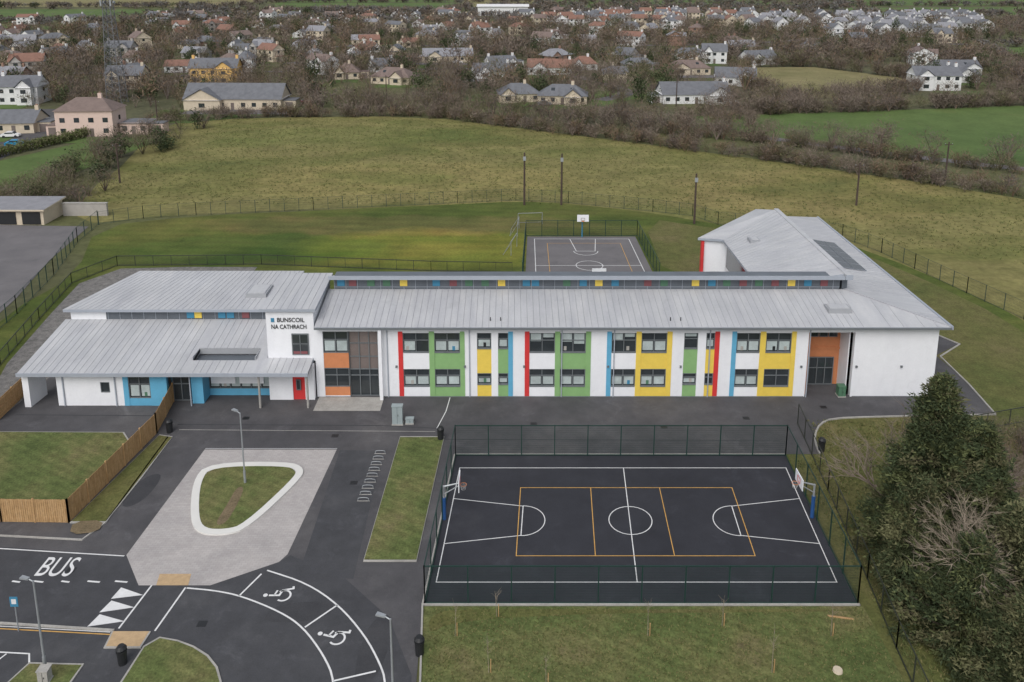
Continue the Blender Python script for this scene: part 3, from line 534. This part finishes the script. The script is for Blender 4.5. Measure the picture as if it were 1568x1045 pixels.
# ---------------------------------------------------------------- houses
M['hwhite']=pm('house_white_render',(.68,.68,.68),.9,.08); M['hcream']=pm('house_cream_render',(.56,.48,.37),.9,.08); M['hpink']=pm('house_pink_render',(.64,.49,.43),.9,.05); M['hyel']=pm('house_yellow_render',(.74,.47,.17),.9,.05); M['hgrey']=pm('house_grey_render',(.36,.34,.32),.9,.08); M['hbrick']=pm('house_brick',(.27,.17,.13),.9,.1)
M['rgrey']=pm('slate_roof',(.14,.145,.16),.8,.18,.8); M['rbrown']=pm('tile_roof_brown',(.18,.135,.12),.8,.18,.8); M['rlight']=pm('slate_roof_light',(.24,.24,.26),.8,.14,.8); M['rred']=pm('tile_roof_red_brown',(.22,.12,.09),.8,.18,.8)
placed=[]
GP=MB()
def house(name,x,y,w,d,he,hr,rot=0,wk='hwhite',rk='rgrey',hip=False,floors=1,wing=True,chim=1):
    b=MB(); hw,hd=w/2,d/2; o=.4
    def gable(cx,cy,hw,hd,he,hr,along,hip):
        def T(px,py,pz): return (cx+px,cy+py,pz) if along=='x' else (cx+py,cy+px,pz)
        q=[(-hw,-hd),(hw,-hd),(hw,hd),(-hw,hd)]
        for i in range(4):
            a=q[i];c=q[(i+1)%4]; b.poly([T(*a,0),T(*c,0),T(*c,he),T(*a,he)],wk)
        i_=hd if hip else 0
        A=[(-hw-o,-hd-o,he-.15),(hw+o,-hd-o,he-.15),(hw+o,hd+o,he-.15),(-hw-o,hd+o,he-.15)]; r0=(-hw-o+i_,0,hr); r1=(hw+o-i_,0,hr)
        b.poly([T(*A[0]),T(*A[1]),T(*r1),T(*r0)],rk); b.poly([T(*A[2]),T(*A[3]),T(*r0),T(*r1)],rk)
        if hip: b.poly([T(*A[1]),T(*A[2]),T(*r1)],rk); b.poly([T(*A[3]),T(*A[0]),T(*r0)],rk)
        else:
            for s in(-1,1): b.poly([T(s*hw,-hd,he),T(s*hw,hd,he),T(s*hw,0,hr-.2)],wk)
        b.poly([T(*A[0]),T(*A[1]),T(*A[2]),T(*A[3])],'white')
    gable(0,0,hw,hd,he,hr,'x',hip)
    if wing:
        sx=R.choice((-1,1))*w*R.uniform(.2,.32); ww=R.uniform(.14,.2); ex=R.uniform(.5,.8); gable(sx,-hd*ex,hd*.75,w*ww,he-.03,he+(hr-he)*.75,'y',False)
        wy=-hd*(ex+.75)-.04; b.poly([(sx-.9,wy,.9),(sx+.9,wy,.9),(sx+.9,wy,2.2),(sx-.9,wy,2.2)],'glass')
        if floors>1: b.poly([(sx-.8,wy,3.6),(sx+.8,wy,3.6),(sx+.8,wy,4.8),(sx-.8,wy,4.8)],'glass')
    if R.random()<.45:
        s=R.choice((-1,1)); gw=R.uniform(2.8,4); b.box(s*(hw+gw/2)-gw/2,s*(hw+gw/2)+gw/2,-hd*.6,hd*.5,0,2.5,wk); b.box(s*(hw+gw/2)-gw/2-.1,s*(hw+gw/2)+gw/2+.1,-hd*.6-.15,hd*.5+.15,2.5,2.68,rk); b.poly([(s*(hw+gw/2)-1.1,-hd*.6-.02,0),(s*(hw+gw/2)+1.1,-hd*.6-.02,0),(s*(hw+gw/2)+1.1,-hd*.6-.02,2.1),(s*(hw+gw/2)-1.1,-hd*.6-.02,2.1)],'brown')
    if floors==1 and w>13 and R.random()<.35:
        for s in (-1,1): b.poly([(s*w*.2-.6,-hd*.55-.25,he+(hr-he)*.42),(s*w*.2+.6,-hd*.55-.25,he+(hr-he)*.42),(s*w*.2+.6,-hd*.3-.25,he+(hr-he)*.68),(s*w*.2-.6,-hd*.3-.25,he+(hr-he)*.68)],'glass')
    n=max(3,int(w/3))
    for fl in range(floors):
        for i in range(n):
            xx=-hw+w*(i+.5)/n; z0=.9+fl*2.7
            for yy in(-hd-.03,hd+.03):
                if fl==0 and i==n//2: b.poly([(xx-.5,yy,0),(xx+.5,yy,0),(xx+.5,yy,2.1),(xx-.5,yy,2.1)],'brown')
                else: b.poly([(xx-.65,yy,z0),(xx+.65,yy,z0),(xx+.65,yy,z0+1.2),(xx-.65,yy,z0+1.2)],'glass')
        for s in(-1,1): b.poly([(s*(hw+.03),-.6,.9+fl*2.7),(s*(hw+.03),.6,.9+fl*2.7),(s*(hw+.03),.6,2.1+fl*2.7),(s*(hw+.03),-.6,2.1+fl*2.7)],'glass')
    for c in range(chim):
        cx=(-1 if c else 1)*(hw-(hd if hip else .6)); b.box(cx-.45,cx+.45,-.4,.4,hr-1.2,hr+1.0,wk); b.box(cx-.2,cx+.2,-.2,.2,hr+1,hr+1.3,'hbrick')
    b.obj(name,None,(x,y,0),rot); placed.append((x,y,max(w,d)*.6))
    if R.random()<.6:
        gx=x+R.uniform(-6,6); gy=y-d*.5-R.uniform(4,7); GP.poly([(gx-w*.6,gy-4,.06),(gx+w*.6,gy-4,.06),(gx+w*.5,gy+4,.06),(gx-w*.5,gy+4,.06)],R.choice(('field2','field2','pitch2')))
house('pink_house',-107,208,14,8.5,6.6,9.4,.05,'hpink','rbrown',True,2,False,1); house('pink_annex',-96,210,7,6,3,3.6,0,'hpink','rgrey',True,1,False,0)
house('cream_bungalow',-83,249,29,10,3.3,7.4,-.03,'hcream','rgrey',False,1,True,0)
house('yellow_house',-109,305,17,9,5.8,9.0,.05,'hyel','rgrey',False,2,True,2)
house('house',-153,258,12,9,5.6,8.6,.1,'hwhite','rgrey',False,2,True,2); house('bungalow',-129,212,13,9,2.8,5.6,.1,'hcream','rgrey',False,1,False,1); house('house',-135,290,12,9,5,8,.1,'hcream','rgrey',False,2,True,1)
house('bungalow',2,262,13,9,2.8,5.6,.1,'hcream','rgrey',True); house('bungalow',16,258,15,9,2.8,5.8,-.1,'hcream','rgrey',True)
house('dormer_house',57,260,21,10,3,6.4,.06,'hwhite','rgrey',False); house('white_house',81,300,14,9,3,6.2,-.2,'hwhite','rgrey'); house('white_house',147,288,15,9,5.2,8,-.1,'hwhite','rgrey',False,2,True,1)
house('bungalow',-29,375,22,9,2.8,6,.1,'hcream','rlight'); house('bungalow',15,330,17,9,3,6,-.1,'hwhite','rred'); house('bungalow',-8,320,14,9,2.8,5.6,.2,'hwhite','rgrey'); house('bungalow',-43,303,15,9,2.8,5.8,-.3,'hcream','rbrown',True); house('bungalow',70,330,16,9,2.8,5.6,.05,'hcream','rbrown',True); house('bungalow',176,330,17,9,2.8,5.6,0,'hwhite','rgrey'); house('white_house',108,365,14,9,3,6,.3,'hwhite','rgrey')
fieldz=[(215,420,355,460),(-620,-300,640,850),(-280,-60,800,1010),(-290,-70,1020,1300),(-60,30,880,1100),(40,320,860,1200),(330,580,740,900),(84,160,262,352),(-400,-260,555,612),(-1000,-300,900,1300),(380,860,930,1250)]
def infield(x,y,m=0): return any(a-m<x<c+m and d-m<y<f+m for a,c,d,f in fieldz)
def far(x,y,d):
    return all((x-p[0])**2+(y-p[1])**2>(d+p[2]-8)**2 for p in placed)
tries=0;cnt=0
while cnt<150 and tries<9000:
    tries+=1; y=305+440*R.random()**1.1; x=R.uniform(-.62,.62)*y
    if infield(x,y,5) or not far(x,y,18+R.uniform(-3,8)): continue
    if x>.3*y and R.random()<.7: continue
    if 120<x<330 and 470<y<720: continue
    fl=2 if R.random()<.3 else 1
    house('bungalow' if fl==1 else 'house',x,y,R.uniform(9,14.5),R.uniform(6.5,8.5),2.7*fl,2.7*fl+R.uniform(2,3.2),R.choice((0,.2,-.25,.5,1.3,1.57,.9,-.7))+R.uniform(-.15,.15),R.choice(('hwhite','hwhite','hwhite','hcream','hcream','hgrey','hbrick')),R.choice(('rgrey','rgrey','rbrown','rlight','rred')),R.random()<.35,fl,R.random()<.6,R.choice((1,1,2))); cnt+=1
for row in range(6):
    y0=500+row*32
    for i in range(12):
        x=140+row*13+i*14.5+R.uniform(-3,3)
        if x/y0>.6 or (row<2 and i<4) or R.random()<.15: continue
        house('semi_detached_house',x,y0+i*2+R.uniform(-6,6),R.uniform(8.5,11),8,5.4,R.uniform(7.8,8.8),R.choice((0,0,1.57,1.57,.4))+R.uniform(-.1,.2),'hwhite',R.choice(('rlight','rgrey')),False,2,False,1)
for row in range(4):
    for i in range(12):
        if R.random()<.2: continue
        x=20+i*14+row*9+R.uniform(-3,3); house('terraced_house',x,610+row*38+R.uniform(-7,7),R.uniform(9,12),8,5.2,8,R.choice((0,0,1.57,.4))+.05,R.choice(('hcream','hwhite','hwhite')),R.choice(('rbrown','rgrey','rred')),False,2,False,1)
GP.obj('garden_plots')
b=MB(); b.box(-30,14,735,757,0,8,'hwhite'); b.slab([(-31,734,8),(15,734,8),(15,746,9.6),(-31,746,9.6)],.3,'hwhite','hwhite'); b.slab([(-31,746,9.6),(15,746,9.6),(15,758,8),(-31,758,8)],.3,'hwhite','hwhite')
for i in range(6): b.box(-27+i*7,-24+i*7,734.9,735,0,4,'rgrey')
b.obj('warehouse')
placed.append((-8,745,26))
b=MB(); b.box(-90,-77,131,137,0,2.7,'hcream'); b.slab([(-90.5,130.4,2.75),(-76.5,130.4,2.75),(-76.5,137.5,3.1),(-90.5,137.5,3.1)],.25,'rlight','hcream')
for a in (-88.5,-84.5,-80.5): b.box(a,a+3,130.9,131,.1,2.2,'dark')
b.obj('garage_block')
b=MB(); b.box(-76.5,-69,136,136.5,0,2.2,'hgrey'); b.box(-76.6,-68.9,135.9,136.6,2.2,2.3,'conc'); b.obj('boundary_wall')
# ---------------------------------------------------------------- vegetation
for k,c in {'tb1':(.17,.135,.105),'tb2':(.21,.17,.14),'tb3':(.14,.115,.10),'tr':(.19,.135,.095),'te':(.07,.085,.042),'tg':(.11,.125,.055),'ty':(.40,.30,.05),'tl':(.27,.225,.175),'thaze':(.15,.145,.14),'ted':(.055,.072,.036),'tgl':(.145,.145,.075),'thg':(.12,.18,.04),'tol':(.12,.115,.062)}.items(): M[k]=pm('foliage_'+k,c,.9,.22,.5,spec=.1)  # the grey-brown for distant trees has aerial haze painted into its base colour
def npmesh(name,tris,mi,mats,parent=None):
    n=len(tris); me=bpy.data.meshes.new(name); me.vertices.add(n*3); me.loops.add(n*3); me.polygons.add(n)
    me.vertices.foreach_set('co',tris.reshape(-1).astype(np.float32)); me.loops.foreach_set('vertex_index',np.arange(n*3,dtype=np.int32))
    me.polygons.foreach_set('loop_start',np.arange(0,n*3,3,dtype=np.int32)); me.polygons.foreach_set('material_index',mi.astype(np.int32))
    for k in mats: me.materials.append(M[k])
    me.update(calc_edges=True); me.validate(); o=bpy.data.objects.new(name,me); scene.collection.objects.link(o)
    if parent: o.parent=parent
    return o
def cloud(n,h,r,L,W,upb=.5,low=.15,clumps=11):
    cc=NR.normal(size=(clumps,3)); cc/=np.linalg.norm(cc,axis=1)[:,None]; cc*=NR.uniform(.25,.8,(clumps,1)); cc*=[r,r,h*(1-low)/2]; cc[:,2]+=h*(low+(1-low)/2)
    i=NR.integers(0,clumps,n); p=cc[i]+NR.normal(size=(n,3))*[r*.27,r*.27,h*.13]
    d=NR.normal(size=(n,3)); d[:,2]=np.abs(d[:,2])+upb; d+= (p-[0,0,h*.4])*.15; d/=np.linalg.norm(d,axis=1)[:,None]
    s=NR.normal(size=(n,3)); s=np.cross(d,s); s/=np.linalg.norm(s,axis=1)[:,None]+1e-6
    l=L*NR.uniform(.5,1.4,(n,1)); w=W*NR.uniform(.5,1.5,(n,1)); p[:,2]=np.maximum(p[:,2],.1)
    t=np.stack([p-s*w/2,p+s*w/2,p+d*l],1)
    m=7; a=NR.uniform(0,6.28,m); top=np.stack([np.cos(a)*r*.6,np.sin(a)*r*.6,np.full(m,h*.75)],1); st_=np.zeros((m,3)); pw=np.array([.12,0,0])*max(1,h/8)
    return np.concatenate([t,np.stack([st_-pw,st_+pw,top],1)])
def forest(name,items,kinds,n,L,W,mats,T=9,low=.15,upb=.5):
    temps=[cloud(n,1*8,3.0,L,W,upb,low,R.choice((7,10,14))) for _ in range(T)]
    tr=[];mi=[]
    for (x,y,h,r,k) in items:
        t=temps[R.randrange(T)].copy(); a=R.uniform(0,6.28); c,s=math.cos(a),math.sin(a); X=t[...,0]*c-t[...,1]*s; Y=t[...,0]*s+t[...,1]*c
        t=np.stack([X*r/3+x,Y*r/3+y,t[...,2]*h/8],-1); tr.append(t); mm=np.full(len(t),k); alt=NR.random(len(t))<.25; mm[alt]=(k+1)%len(mats); mi.append(mm)
    return npmesh(name,np.concatenate(tr),np.concatenate(mi),mats)
bm=['tb1','tb2','tb3','tr','tol']
near=[];mid_=[];farl=[];ever=[]
def okt(x,y,m=0):
    if infield(x,y,-2): return False
    return all((x-p[0])**2+(y-p[1])**2>(p[2]*.9+m)**2 for p in placed) and not any(abs(x-p[0])<p[2]*.8 and 0<p[1]-y<p[2]+8 for p in placed)
for _ in range(6800):
    y=246+354*R.random(); x=R.uniform(-.66,.66)*y
    if 50<x<300 and y<262 or (x>80 and x<160 and y<352) : continue
    if math.sin(x*.045+1)*math.sin(y*.05)+R.uniform(-.8,.8)<-.4: continue
    if not okt(x,y): continue
    h=R.uniform(2.5,8) if R.random()<.85 else R.uniform(8,11)
    if R.random()<.15: ever.append((x,y,h*.9,h*.34,R.choice((0,1))))
    elif y<330 and R.random()<.8: near.append((x,y,h,h*.52,R.choice((0,0,1,2,2,3,4))))
    else: mid_.append((x,y,h,h*.56,R.choice((0,1,2,2,3,4))))
for _ in range(5200):
    y=600+650*R.random(); x=R.uniform(-.68,.68)*y
    if 130<x<430 and y<720 and R.random()<.6: continue
    if math.sin(x*.02+2)*math.sin(y*.03)+R.uniform(-.9,.9)<-.35: continue
    if not okt(x,y,1): continue
    h=R.uniform(4,8); (ever if R.random()<.06 else farl).append((x,y,h,h*.85,R.choice((0,1,2))))
def line(pts,sp,hr,wid,kinds,lst,rw=.6):
    for a,c in zip(pts,pts[1:]):
        L=math.hypot(c[0]-a[0],c[1]-a[1]); n=int(L/sp)
        for i in range(n):
            t=R.random(); h=R.uniform(*hr); lst.append((a[0]+(c[0]-a[0])*t+R.uniform(-wid,wid),a[1]+(c[1]-a[1])*t+R.uniform(-wid,wid),h,h*rw,R.choice(kinds)))
hed=[]
edge=[(-98,224),(-70,232),(-26,234),(3,215),(33,195),(58,177),(79,161),(93,148),(125,120)]
line(edge,.6,(1.5,4.2),2.2,(0,1,2,3,4),hed)
line([(-60,241),(-26,242),(10,224),(40,206)],1.4,(3.5,7.5),5,(0,1,2,4),near)
line([(10,230),(45,214),(62,208)],1.5,(3.5,7),6,(0,2,3),near)
line([(33,210),(62,196),(86,178),(104,166),(150,141)],.8,(1.6,4),1.4,(0,2,3,4),hed)
line([(33,210),(62,196),(86,178)],3.5,(4,6.5),3,(0,1,2),near)
line([(50,233),(97,241),(160,253),(300,263)],.7,(2,5.5),2.5,(0,2,1,4),hed); line([(60,242),(160,260),(260,268)],3,(4,8),6,(0,1,2),near)
line([(62,236),(66,208)],2,(3,5),2,(0,2),near)
line([(84,264),(84,300),(95,352),(130,354),(160,300),(125,272),(84,262)],1.1,(2,6),2,(0,2,4),hed)
for p in [[(-60,880),(30,885),(320,860)],[(-620,640),(-290,645)],[(-300,850),(-300,640)],[(-280,800),(-60,795),(30,860)],[(-290,1015),(-60,1015),(320,1030)],[(330,740),(580,740)],[(380,925),(860,940)],[(-1000,895),(-320,895)],[(40,945),(320,960)],[(215,368),(420,358)],[(215,368),(250,442),(420,458)]]: line(p,3.2,(3,6),2.5,(0,1,2),farl,.8)
for x,y,h in [(76,193,7),(85,187,7.5),(88,193,7),(95,183,7),(72,197,6),(106,175,7),(110,179,6),(68,196,4),(118,171,6)]: near.append((x,y,h*.9,h*.55,2))
for _ in range(34): near.append((R.uniform(-95,-80),R.uniform(150,222),R.uniform(3,6.5),R.uniform(2.5,3.8),R.choice((0,2,4))))
for _ in range(50): near.append((R.uniform(-118,-76),R.uniform(139,152),R.uniform(2.5,5),R.uniform(2,3.4),R.choice((0,2,4))))
for _ in range(10): ever.append((R.uniform(-92,-80),R.uniform(150,215),R.uniform(3.5,6),R.uniform(1.8,3),1))
forest('near_trees',near,True,420,.95,.075,bm); forest('hedgerow_trees',hed,True,240,1.5,.14,bm,low=.02); forest('town_trees',mid_,True,170,1.3,.18,bm); forest('distant_trees',farl,True,75,2.2,.5,['thaze','tb3','tb1']); forest('evergreen_trees',ever,True,300,.8,.42,['te','ted'],low=.05,upb=0)
def bush(name,x,y,h,r,k,n=1500,L=.3,W=.16):
    t=cloud(n,h,r,L,W,.1,.02,16); t[...,0]+=x; t[...,1]+=y; npmesh(name,t,np.where(NR.random(len(t))<.25,1,0),[k,'te'])
bush('yellow_bush',-92.5,140,5,2.2,'ty'); bush('laurel_bush',-84,141,4.5,2.4,'te')
tl=[]
for i in range(60):
    t=cloud(160,2.6,1.5,.35,.25,.1,0,8); f=i/59; t[...,0]+=-118+f*14+R.uniform(-.3,.3)-2; t[...,1]+=165+f*40; tl.append(t)
tl=np.concatenate(tl); npmesh('clipped_hedge',tl,np.where(NR.random(len(tl))<.15,1,0),['tgl','thg'])
flat('garden_lawn',[(-103,200),(-97,203),(-86,200),(-92,152),(-118,150),(-117,165)],'field2',.035)
def tufts(name,n,fx,L,W,mats):
    P_=[]
    while len(P_)<n:
        p=fx()
        if p: P_.append(p)
    P_=np.array(P_); P3=np.concatenate([P_,np.full((n,1),.05)],1); P3=np.repeat(P3,4,0)+NR.normal(size=(n*4,3))*[L*.4,L*.4,0]; d=NR.normal(size=(n*4,3))*.6; d[:,2]=1; s=NR.normal(size=(n*4,3)); s[:,2]=0; s/=np.linalg.norm(s,axis=1)[:,None]
    l=L*NR.uniform(.4,1.2,(n*4,1)); npmesh(name,np.stack([P3-s*W,P3+s*W,P3+d*l],1),NR.integers(0,len(mats),n*4),mats)
M['gt1']=pm('grass_blade_olive',(.125,.135,.045),.9,.2); M['gt2']=pm('grass_blade_straw',(.21,.185,.08),.9,.2); M['gt3']=pm('grass_blade_green',(.09,.12,.035),.9,.2)
def fz():
    x=R.uniform(-80,110); y=R.uniform(100,228)
    lim=233 if x<-26 else (233-(x+26)*.66); lo=140 if x<10 else (144-(x-10)*.55)
    return (x,y) if lo+3<y<lim-2 and x>-92+(228-y)*.1 else None
tufts('meadow_tussocks',13000,fz,.28,.06,['gt1','gt2','gt1','gt3'])
tufts('front_grass_tufts',9000,lambda:(R.uniform(-5.2,23.2),R.uniform(36,47.4)),.09,.03,['gt1','gt2','gt3'])
tufts('side_grass_tufts',9000,lambda:(lambda x,y:(x,y) if x>24.2 and not (x<27.5 and y>64) else None)(R.uniform(24,50),R.uniform(38,70.5)),.2,.04,['gt1','gt2','gt3'])
def conifer(name,x,y,h,r,seed,mats,dens=1,base=.08,pw=.75):
    g=np.random.default_rng(seed); e=empty(name); b=MB(); b.tube((x,y,0),(x,y,h*.5),.32,.2,'pole',8); b.tube((x,y,h*.5),(x,y,h*.96),.2,.03,'pole',6)
    P_=[];D_=[];K_=[]; nb=int(300*dens); lob=g.uniform(0,6.28,6)
    for i in range(nb):
        t=base+(1-base)*(i+g.random())/nb; a=g.uniform(0,6.28)
        rr=r*min(1,(1-t)**pw*1.15+.03)*(1+.2*math.sin(3*a+lob[0]+t*4)+.16*math.sin(5*a+t*11+lob[1]))*g.uniform(.6,1.12)
        up=g.uniform(.05,.5) if t>.3 else g.uniform(-.25,.2); d=np.array([math.cos(a),math.sin(a),up]); o=np.array([x,y,h*t*.97])
        if i%2==0: b.tube(tuple(o),tuple(o+d*rr*.85),.05,.015,'pole',3)
        q=g.random(); k=0 if q<.6 else (1 if q<.88 else 2); n=int(14+36*rr/r*1.1)
        s=rr*g.uniform(.3,1.0,n)**.6; s=np.minimum(s,rr*1.02)
        p=o+d*s[:,None]+g.normal(size=(n,3))*[.2,.2,.17]+np.array([0,0,-.06])*(s**1.4)[:,None]*.5
        for _ in range(4):
            P_.append(p+g.normal(size=(n,3))*.15); dd=d*1.0+g.normal(size=(n,3))*.6+[0,0,.2]; D_.append(dd/np.linalg.norm(dd,axis=1)[:,None]); K_.append(np.full(n,k))
    P_=np.concatenate(P_);D_=np.concatenate(D_);K_=np.concatenate(K_); n=len(P_); s=np.cross(D_,g.normal(size=(n,3))); s/=np.linalg.norm(s,axis=1)[:,None]
    L=g.uniform(.14,.4,(n,1)); W_=g.uniform(.03,.08,(n,1)); fl=g.random(n)<.15; K_=np.where(fl,1,K_)
    npmesh('foliage',np.stack([P_-s*W_,P_+s*W_,P_+D_*L],1),K_,mats,e); b.obj('trunk_and_limbs',e)
def bare(name,x,y,h,seed,k='tl',lean=(0,0),depth=6,spread=.45,tw=6):
    g=random.Random(seed); b=MB(); tri=[]
    def rec(p,d,L,r,lv):
        q=p+d*L; b.tube(p,q,max(r,.012),max(r*.68,.01),k,5 if lv<2 else 3)
        if lv>=depth:
            for _ in range(tw):
                dd=(d+Vector((g.gauss(0,.6),g.gauss(0,.6),g.gauss(.1,.4)))).normalized(); s=dd.orthogonal().normalized()*.013; tri.append([q-s,q+s,q+dd*L*g.uniform(.6,1.5)])
            return
        for i in range(3 if lv<4 else 2+(g.random()<.3)):
            dd=(d*1.0+Vector((g.gauss(0,spread),g.gauss(0,spread),g.gauss(.12,.25)))).normalized(); rec(p+d*L*g.uniform(.4,1),dd,L*g.uniform(.62,.88),r*.62,lv+1)
    rec(Vector((x,y,0)),Vector((lean[0],lean[1],1)).normalized(),h*.24,h*.013,0)
    e=empty(name); b.obj('trunk_and_branches',e); t=np.array([[list(v) for v in T] for T in tri]); npmesh('twigs',t,np.zeros(len(t)),[k],e)
gm1=['ted','tg','tol']; gm2=['te','tgl','tol']
conifer('cypress_tree',28.6,50.5,15.2,4.0,11,gm1,1.4); conifer('cypress_tree',31.8,45.5,9,3.6,12,gm2,1.1); conifer('cypress_tree',27.9,43.8,8,2.9,13,gm1,.9,.03)
conifer('cypress_tree',32.4,51.5,11,3.2,15,gm1,1); conifer('cypress_tree',29.6,40.6,6.5,2.8,16,gm2,.9,.03); conifer('cypress_tree',34,41.5,7,3.1,17,gm1,.9,.03)
conifer('cypress_tree',26.9,48.5,9,2.3,18,gm2,.8,.03); conifer('cypress_tree',35.5,47,7.5,2.8,19,gm2,.8,.03)
for x,y,h,s,k in [(30.2,46.2,12.5,5,'tl'),(37.5,57,7,7,'tb2'),(40,60,6.5,8,'tb1'),(28.0,53.8,15,21,'tb2'),(38.5,52,7,31,'tb1'),(35.5,54,8,35,'tb2'),(33.8,59,7,39,'tb1')]: bare('bare_tree',x,y,h,s,k,depth=5 if k!='tl' else 6)
sh=[]
for _ in range(150):
    x=R.uniform(27,50); y=R.uniform(37,68)
    if x<27.8+max(0,(y-50))*.5: continue
    sh.append((x,y,R.uniform(1.6,4.2),R.uniform(1.3,2.3),R.choice((0,1,2,3,0,2,1))))
forest('bramble_scrub',sh,True,1000,.7,.035,['tb1','tgl','tb3','tr'],low=.0)
for x,y,h in [(-3.6,45,2.2),(-1.4,42.2,2.4),(2.0,41.2,2.2),(8.6,45,2.6),(15.6,42.2,3),(20.2,45,2.4),(13.5,45.8,2),(-1,46.6,1.8)]:
    e=empty('sapling'); b=MB(); b.tube((x,y,.05),(x+R.uniform(-.1,.1),y,h),.022,.012,'tl',4); b.box(x+.1,x+.15,y-.025,y+.025,0,1.0,'wood')
    for _ in range(10):
        z=R.uniform(.5,1)*h; a=R.uniform(0,6.28); b.tube((x,y,z),(x+math.cos(a)*.35,y+math.sin(a)*.35,z+.4),.008,.004,'tl',3)
    b.obj('stem_and_stake',e)
b=MB(); b.tube((19.6,42.3,.05),(19.6,42.3,.2),.3,.27,'hcream',12); b.obj('tree_stump')
b=MB(); b.prism([(20.6,46.6),(22.2,46.3),(22.2,46.42),(20.6,46.72)],.05,.1,'wood'); b.obj('timber_plank')
# ---------------------------------------------------------------- light, camera
w=bpy.data.worlds.new('World'); scene.world=w; w.use_nodes=True; nt=w.node_tree; bg=nt.nodes['Background']
sky=nt.nodes.new('ShaderNodeTexSky'); sky.sky_type='NISHITA'; sky.sun_disc=False; sky.sun_elevation=math.radians(48); sky.sun_rotation=math.radians(200); sky.air_density=1.2; sky.dust_density=3
hs=nt.nodes.new('ShaderNodeHueSaturation'); hs.inputs['Saturation'].default_value=.35; nt.links.new(sky.outputs[0],hs.inputs['Color']); nt.links.new(hs.outputs[0],bg.inputs['Color']); bg.inputs['Strength'].default_value=.15
sd=bpy.data.lights.new('sun','SUN'); sd.energy=1.2; sd.angle=math.radians(40); sd.color=(1,.98,.95); so=bpy.data.objects.new('sun',sd); scene.collection.objects.link(so)
el=math.radians(48); az=math.radians(200); dv=Vector((math.sin(az)*math.cos(el),math.cos(az)*math.cos(el),math.sin(el))); so.rotation_euler=dv.to_track_quat('Z','Y').to_euler()
cd=bpy.data.cameras.new('camera'); co=bpy.data.objects.new('camera',cd); scene.collection.objects.link(co); co.location=(0,0,41.5); co.rotation_euler=(math.radians(78),0,0)
cd.sensor_width=36; cd.lens=29.2; cd.shift_y=-.1926; cd.clip_end=8000; scene.camera=co
